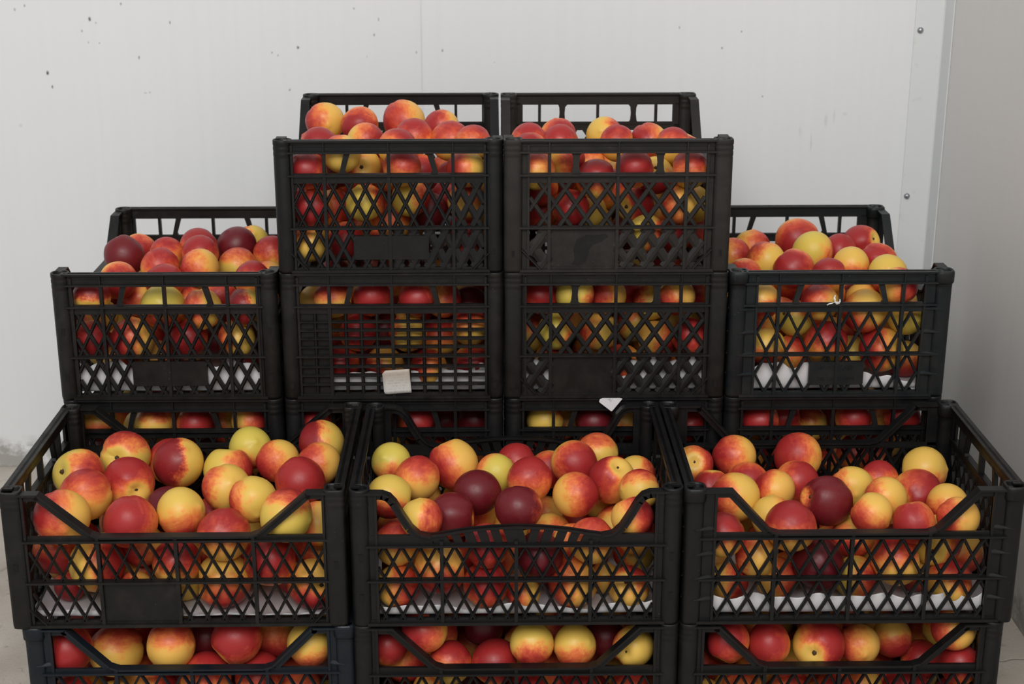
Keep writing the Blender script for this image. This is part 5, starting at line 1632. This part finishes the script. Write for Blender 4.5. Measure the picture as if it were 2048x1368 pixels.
0.165 0.437 0.234 0.0263 --
0.261 0.345 0.239 0.0289 --
0.100 0.333 0.250 0.0291 --
0.220 0.233 0.243 0.0265 --
0.233 0.460 0.244 0.0279 --
0.075 0.432 0.250 0.0273 --
0.210 0.512 0.237 0.0275 --
0.271 0.275 0.248 0.0263 --
0.054 0.364 0.241 0.0269 --
0.216 0.374 0.246 0.0281 --
0.169 0.273 0.244 0.0277 --
0.132 0.473 0.247 0.0272 --
0.055 0.480 0.259 0.0287 --
0.204 0.423 0.263 0.0268 --
0.227 0.308 0.252 0.0265 --
0.269 0.421 0.252 0.0281 --
0.097 0.512 0.246 0.0268 --
0.149 0.360 0.253 0.0267 --
0.182 0.476 0.261 0.0271 --
0.137 0.227 0.247 0.0267 --
0.079 0.388 0.279 0.0273 --
0.054 0.298 0.256 0.0273 --
0.270 0.512 0.248 0.0273 --
0.144 0.311 0.268 0.0263 --
0.144 0.435 0.281 0.0287 --
0.249 0.245 0.282 0.0275 --
0.053 0.196 0.243 0.0263 --
0.196 0.340 0.279 0.0270 --
0.146 0.509 0.284 0.0304 --
0.270 0.470 0.278 0.0270 --
0.270 0.376 0.281 0.0271 --
0.205 0.272 0.281 0.0272 --
0.232 0.512 0.283 0.0272 --
0.092 0.299 0.289 0.0266 --
0.118 0.357 0.293 0.0269 --
0.270 0.313 0.279 0.0269 --
0.098 0.461 0.285 0.0276 --
0.077 0.513 0.293 0.0268 --
0.175 0.388 0.287 0.0274 --
0.225 0.393 0.297 0.0264 --
0.402 0.334 0.208 0.0264 --
0.498 0.486 0.208 0.0263 --
0.476 0.249 0.208 0.0271 --
0.470 0.197 0.208 0.0269 --
0.492 0.342 0.210 0.0283 --
0.567 0.466 0.208 0.0265 --
0.363 0.236 0.209 0.0274 --
0.391 0.431 0.209 0.0276 --
0.557 0.395 0.208 0.0263 --
0.541 0.258 0.209 0.0280 --
0.466 0.428 0.210 0.0291 --
0.405 0.511 0.209 0.0273 --
0.544 0.204 0.208 0.0268 --
0.352 0.479 0.210 0.0290 --
0.437 0.375 0.210 0.0285 --
0.424 0.283 0.211 0.0295 --
0.358 0.386 0.211 0.0293 --
0.414 0.202 0.208 0.0262 --
0.555 0.344 0.208 0.0265 --
0.519 0.429 0.208 0.0271 --
0.358 0.289 0.210 0.0288 --
0.566 0.300 0.230 0.0276 --
0.514 0.385 0.233 0.0274 --
0.447 0.479 0.212 0.0285 --
0.511 0.227 0.240 0.0280 --
0.529 0.468 0.248 0.0312 --
0.426 0.415 0.243 0.0271 --
0.397 0.370 0.242 0.0267 --
0.403 0.470 0.244 0.0297 --
0.349 0.338 0.229 0.0267 --
0.447 0.327 0.232 0.0280 --
0.391 0.305 0.249 0.0282 --
0.405 0.241 0.238 0.0268 --
0.472 0.513 0.241 0.0265 --
0.349 0.196 0.236 0.0262 --
0.502 0.292 0.220 0.0273 --
0.370 0.513 0.246 0.0267 --
0.567 0.428 0.244 0.0266 --
0.349 0.435 0.239 0.0267 --
0.526 0.332 0.252 0.0305 --
0.467 0.380 0.252 0.0268 --
0.474 0.459 0.253 0.0278 --
0.350 0.259 0.253 0.0271 --
0.352 0.388 0.266 0.0296 --
0.544 0.511 0.208 0.0265 --
0.565 0.372 0.253 0.0281 --
0.525 0.418 0.274 0.0291 --
0.420 0.339 0.275 0.0273 --
0.565 0.511 0.255 0.0285 --
0.431 0.509 0.276 0.0313 --
0.458 0.419 0.282 0.0268 --
0.357 0.471 0.276 0.0279 --
0.388 0.428 0.278 0.0288 --
0.349 0.318 0.275 0.0266 --
0.510 0.512 0.276 0.0280 --
0.423 0.290 0.288 0.0266 --
0.504 0.370 0.285 0.0267 --
0.525 0.296 0.293 0.0274 --"""
VL, NL, FL = fruit_arrays(20, 14, 21)
VL = np.array(VL); NL = np.array(NL); r2 = random.Random(8)
pv, pl, pf, pc, pr = [], [], [], [], []
base_i = 0
for ln in REST.split('\n'):
    a = ln.split(); x, y, z, r = [float(v) for v in a[:4]]
    col = a[4]
    if col == '--': col = r2.choice('rrroooyyd')+r2.choice('FFTBLR')
    M = np.array(orient(col, None, (x, y, z)))
    pv.append((VL*r*.99) @ M.T+np.array((x, y, z))); pl.append(NL)
    pc.append(np.tile(np.array(params(col, r2)), (len(VL), 1))); pr.append(np.full(len(VL), r2.random()))
    pf += [tuple(i+base_i for i in f) for f in FL]; base_i += len(VL)
me = bpy.data.meshes.new('nectarine_pile'); me.from_pydata(np.concatenate(pv).tolist(), [], pf)
a = me.attributes.new('lco', 'FLOAT_VECTOR', 'POINT'); a.data.foreach_set('vector', np.concatenate(pl).ravel())
a = me.attributes.new('fcol', 'FLOAT_COLOR', 'POINT'); a.data.foreach_set('color', np.concatenate(pc).ravel())
a = me.attributes.new('frnd', 'FLOAT', 'POINT'); a.data.foreach_set('value', np.concatenate(pr).ravel())
me.polygons.foreach_set('use_smooth', [True]*len(me.polygons)); me.materials.append(M_fruit_j)
tag(link('nectarine_pile', me), 'remaining nectarines packed deeper inside all the crates', 'nectarine', kind='stuff')

# ------------------------------------------------------------------ paper liners, sticker, tag, thread
def liner(x, y, zb, W, D, hfun, label, seed, yaw=0, wr=.003):
    """paper sheet on the crate floor whose front edge curls up behind the front wall; hfun(t) gives the curl height"""
    r_ = random.Random(seed); ph = [r_.uniform(0, 6.28) for _ in range(8)]
    nu, nv = 70, 26
    wi = W-.030; y0 = -D/2+.0150; dep = D-.034
    rows = []
    for j in range(nv+1):
        row = []
        for i in range(nu+1):
            t = i/nu; u = -wi/2+wi*t
            h = hfun(t)*(1+.10*math.sin(t*31+ph[0])+.07*math.sin(t*57+ph[1]))
            wv = wr*(math.sin(t*23+ph[2])+.6*math.sin(t*49+ph[3]))
            s = j/12
            if j <= 12:
                q = 1-s
                yy = y0+.0005+max(0, wv)*(.3+q)*.8+.006*(s**3)
                zz = .0058+h*q**1.15
            else:
                k = (j-12)/(nv-12); yy = y0+.0065+dep*k**1.2*.98; zz = .0056+.0012*abs(math.sin(t*17+k*9+ph[4]))*min(1, k*6)
            row.append((u, yy, zz))
        rows.append(row)
    bm = bmesh.new()
    top = [[bm.verts.new(p) for p in row] for row in rows]
    for j in range(nv):
        for i in range(nu): bm.faces.new((top[j][i], top[j][i+1], top[j+1][i+1], top[j+1][i]))
    me = mesh_of(bm, 'paper_liner', M_paper, True)
    o = link('paper_liner', me, None, (x, y, zb), yaw)
    md = o.modifiers.new('thickness', 'SOLIDIFY'); md.thickness = .0003; md.offset = 0
    tag(o, label, 'paper', 'white paper liners in the crates')
    return o
liner(-.3743, 0, H, .3985, DF, lambda t: .010 if t < .42 else .004, 'white paper liner on the floor of the front left crate', 1, .0076)
liner(.0241, 0, H, .3895, DF, lambda t: .008+.008*(math.sin(t*9)**2)+(.030*max(0, (t-.93)/.07)), 'crumpled white paper liner peaking at right in the front middle crate', 2, .0041, .004)
liner(.4192, 0, H, .3985, DF, lambda t: .024+.012*max(0, 1-t/.08)+.014*max(0, (t-.92)/.08), 'white paper liner turned up along the front right crate', 3, .0022)
liner(-.4346, YB, 2*H, .2965, DB, lambda t: .042, 'white paper liner standing high in the far left back crate', 4, .0042, .002)
liner(-.1355, YB, 2*H, .2955, DB, lambda t: .022+.012*t, 'white paper liner behind the square grid crate front', 5, .003)
liner(.1602, YB, 2*H, .2955, DB, lambda t: .045, 'white paper liner behind the scratched blank panel crate', 6, .002)
liner(.4573, YB, 2*H, .2965, DB, lambda t: .036*max(.12, 1-max(0, t-.45)*1.6), 'white paper liner sloping down to the right in blue-black crate', 7, .0056)

def sticker_mat():
    t = NT('printed_sticker'); tc = t.n('ShaderNodeTexCoord').outputs['Object']; s = t.sep(tc)
    row = t.math('FRACT', t.math('MULTIPLY', s[2], 250.0))
    line = t.mr(t.math('ABSOLUTE', t.math('SUBTRACT', row, .5)), .16, .30, 1, 0)
    word = t.mr(t.noise(t.comb(t.math('MULTIPLY', s[0], 420), 0.0, t.math('MULTIPLY', s[2], 250)), 1, 2), .47, .58)
    ins = t.mr(t.math('ABSOLUTE', s[0]), .015, .011, 0, 1)
    c = t.mix(t.mr(t.math('ADD', s[2], t.math('MULTIPLY', t.noise(tc, 120, 2), .012)), .002, .016), (.56, .54, .50, 1), (.42, .36, .30, 1))
    c = t.mix(t.math('MULTIPLY', t.math('MULTIPLY', line, word), t.math('MULTIPLY', ins, .35)), c, (.28, .25, .23, 1))
    t.l(c, t.b.inputs['Base Color']); t.b.inputs['Roughness'].default_value = .55
    return t.m
M_stick = sticker_mat()
bm = bmesh.new(); nx, nz = 8, 8; g = []
for j in range(nz+1):
    row = []
    for i in range(nx+1):
        u, v = i/nx*2-1, j/nz*2-1
        x = .0183*u; z = .0168*v-.0008*u*0
        if abs(u) > .9 and v > .9 and u < 0: x += .002; z -= .002
        if abs(u) > .9 and v < -.9 and u < 0: x += .001; z += .001
        row.append(bm.verts.new((x, -.0006*(u*u)-.0004*math.sin(3*v), z)))
    g.append(row)
for j in range(nz):
    for i in range(nx): bm.faces.new((g[j][i], g[j][i+1], g[j+1][i+1], g[j+1][i]))
o = link('paper_sticker', mesh_of(bm, 'paper_sticker', M_stick, True), None, (-.1308, .1578, .3755))
o.rotation_euler = (0, math.radians(-4), 0)
md = o.modifiers.new('thickness', 'SOLIDIFY'); md.thickness = .0002
tag(o, 'beige faded paper sticker stuck on the square-grid crate', 'sticker')
# folded white tag hanging below the scratched crate
tg = bmesh.new()
pts = [(-.0148, -.0015), (-.0140, .0005), (-.0105, .0022), (.0125, .0022), (.0160, .0014), (.0157, .0004), (.0034, -.0150), (.0018, -.0162), (.0002, -.0154), (-.0142, -.0040), (-.0150, -.0028)]
prism(tg, pts, 0, .0003)
to = link('paper_tag', mesh_of(tg, 'paper_tag', M_paper), None, (.1555, .1566, .3492))
to.rotation_euler = (math.radians(-6), 0, 0)
tag(to, 'small white triangular paper tag sticking out below the scratched crate', 'tag')
tb = bmesh.new()
cv = [(.0002, -.0006, .0020), (-.0014, -.0006, .0006), (-.0012, -.0006, -.0012), (.0004, -.0006, -.0026), (.0016, -.0006, -.0018), (.0012, -.0006, -.0004), (-.0002, -.0006, .0000)]
tube(tb, cv, .00022, 5)
tube(tb, [(-.0038, -.0006, .0008), (-.0026, -.0006, .0003), (-.0016, -.0006, .0006)], .0002, 5)
tube(tb, [(.0024, -.0006, .0012), (.0036, -.0006, .0007)], .0002, 5)
link('ink_scribble', mesh_of(tb, 'ink_scribble', M_ink), to)
# knotted white thread on the middle rib of the blue-black crate
tb = bmesh.new()
tube(tb, [(-.0135, -.0005, -.0050), (-.0110, -.0010, -.0032), (-.0070, -.0015, -.0020), (-.0035, -.0012, -.0008), (-.0030, -.0008, .0025), (-.0040, -.0004, .0060), (-.0030, 0, .0085)], .0008, 7)
tube(tb, [(-.0040, .0010, .0005), (-.0025, -.0012, -.0006), (.0005, -.0018, -.0012), (.0032, -.0010, -.0004), (.0036, .0015, .0020)], .0011, 7)
tube(tb, [(-.0036, .0012, -.0022), (-.0010, -.0020, -.0028), (.0022, -.0016, -.0024), (.0034, .0008, -.0006)], .0010, 7)
tube(tb, [(-.0034, -.0008, -.0004), (-.0048, -.0014, .0040), (-.0052, -.0008, .0056)], .0006, 6)
tag(link('thread_knot', mesh_of(tb, 'thread_knot', M_thread, True), None, (.4530, .1592, .4850)), 'white thread knotted around the middle rib of the blue-black crate', 'thread')
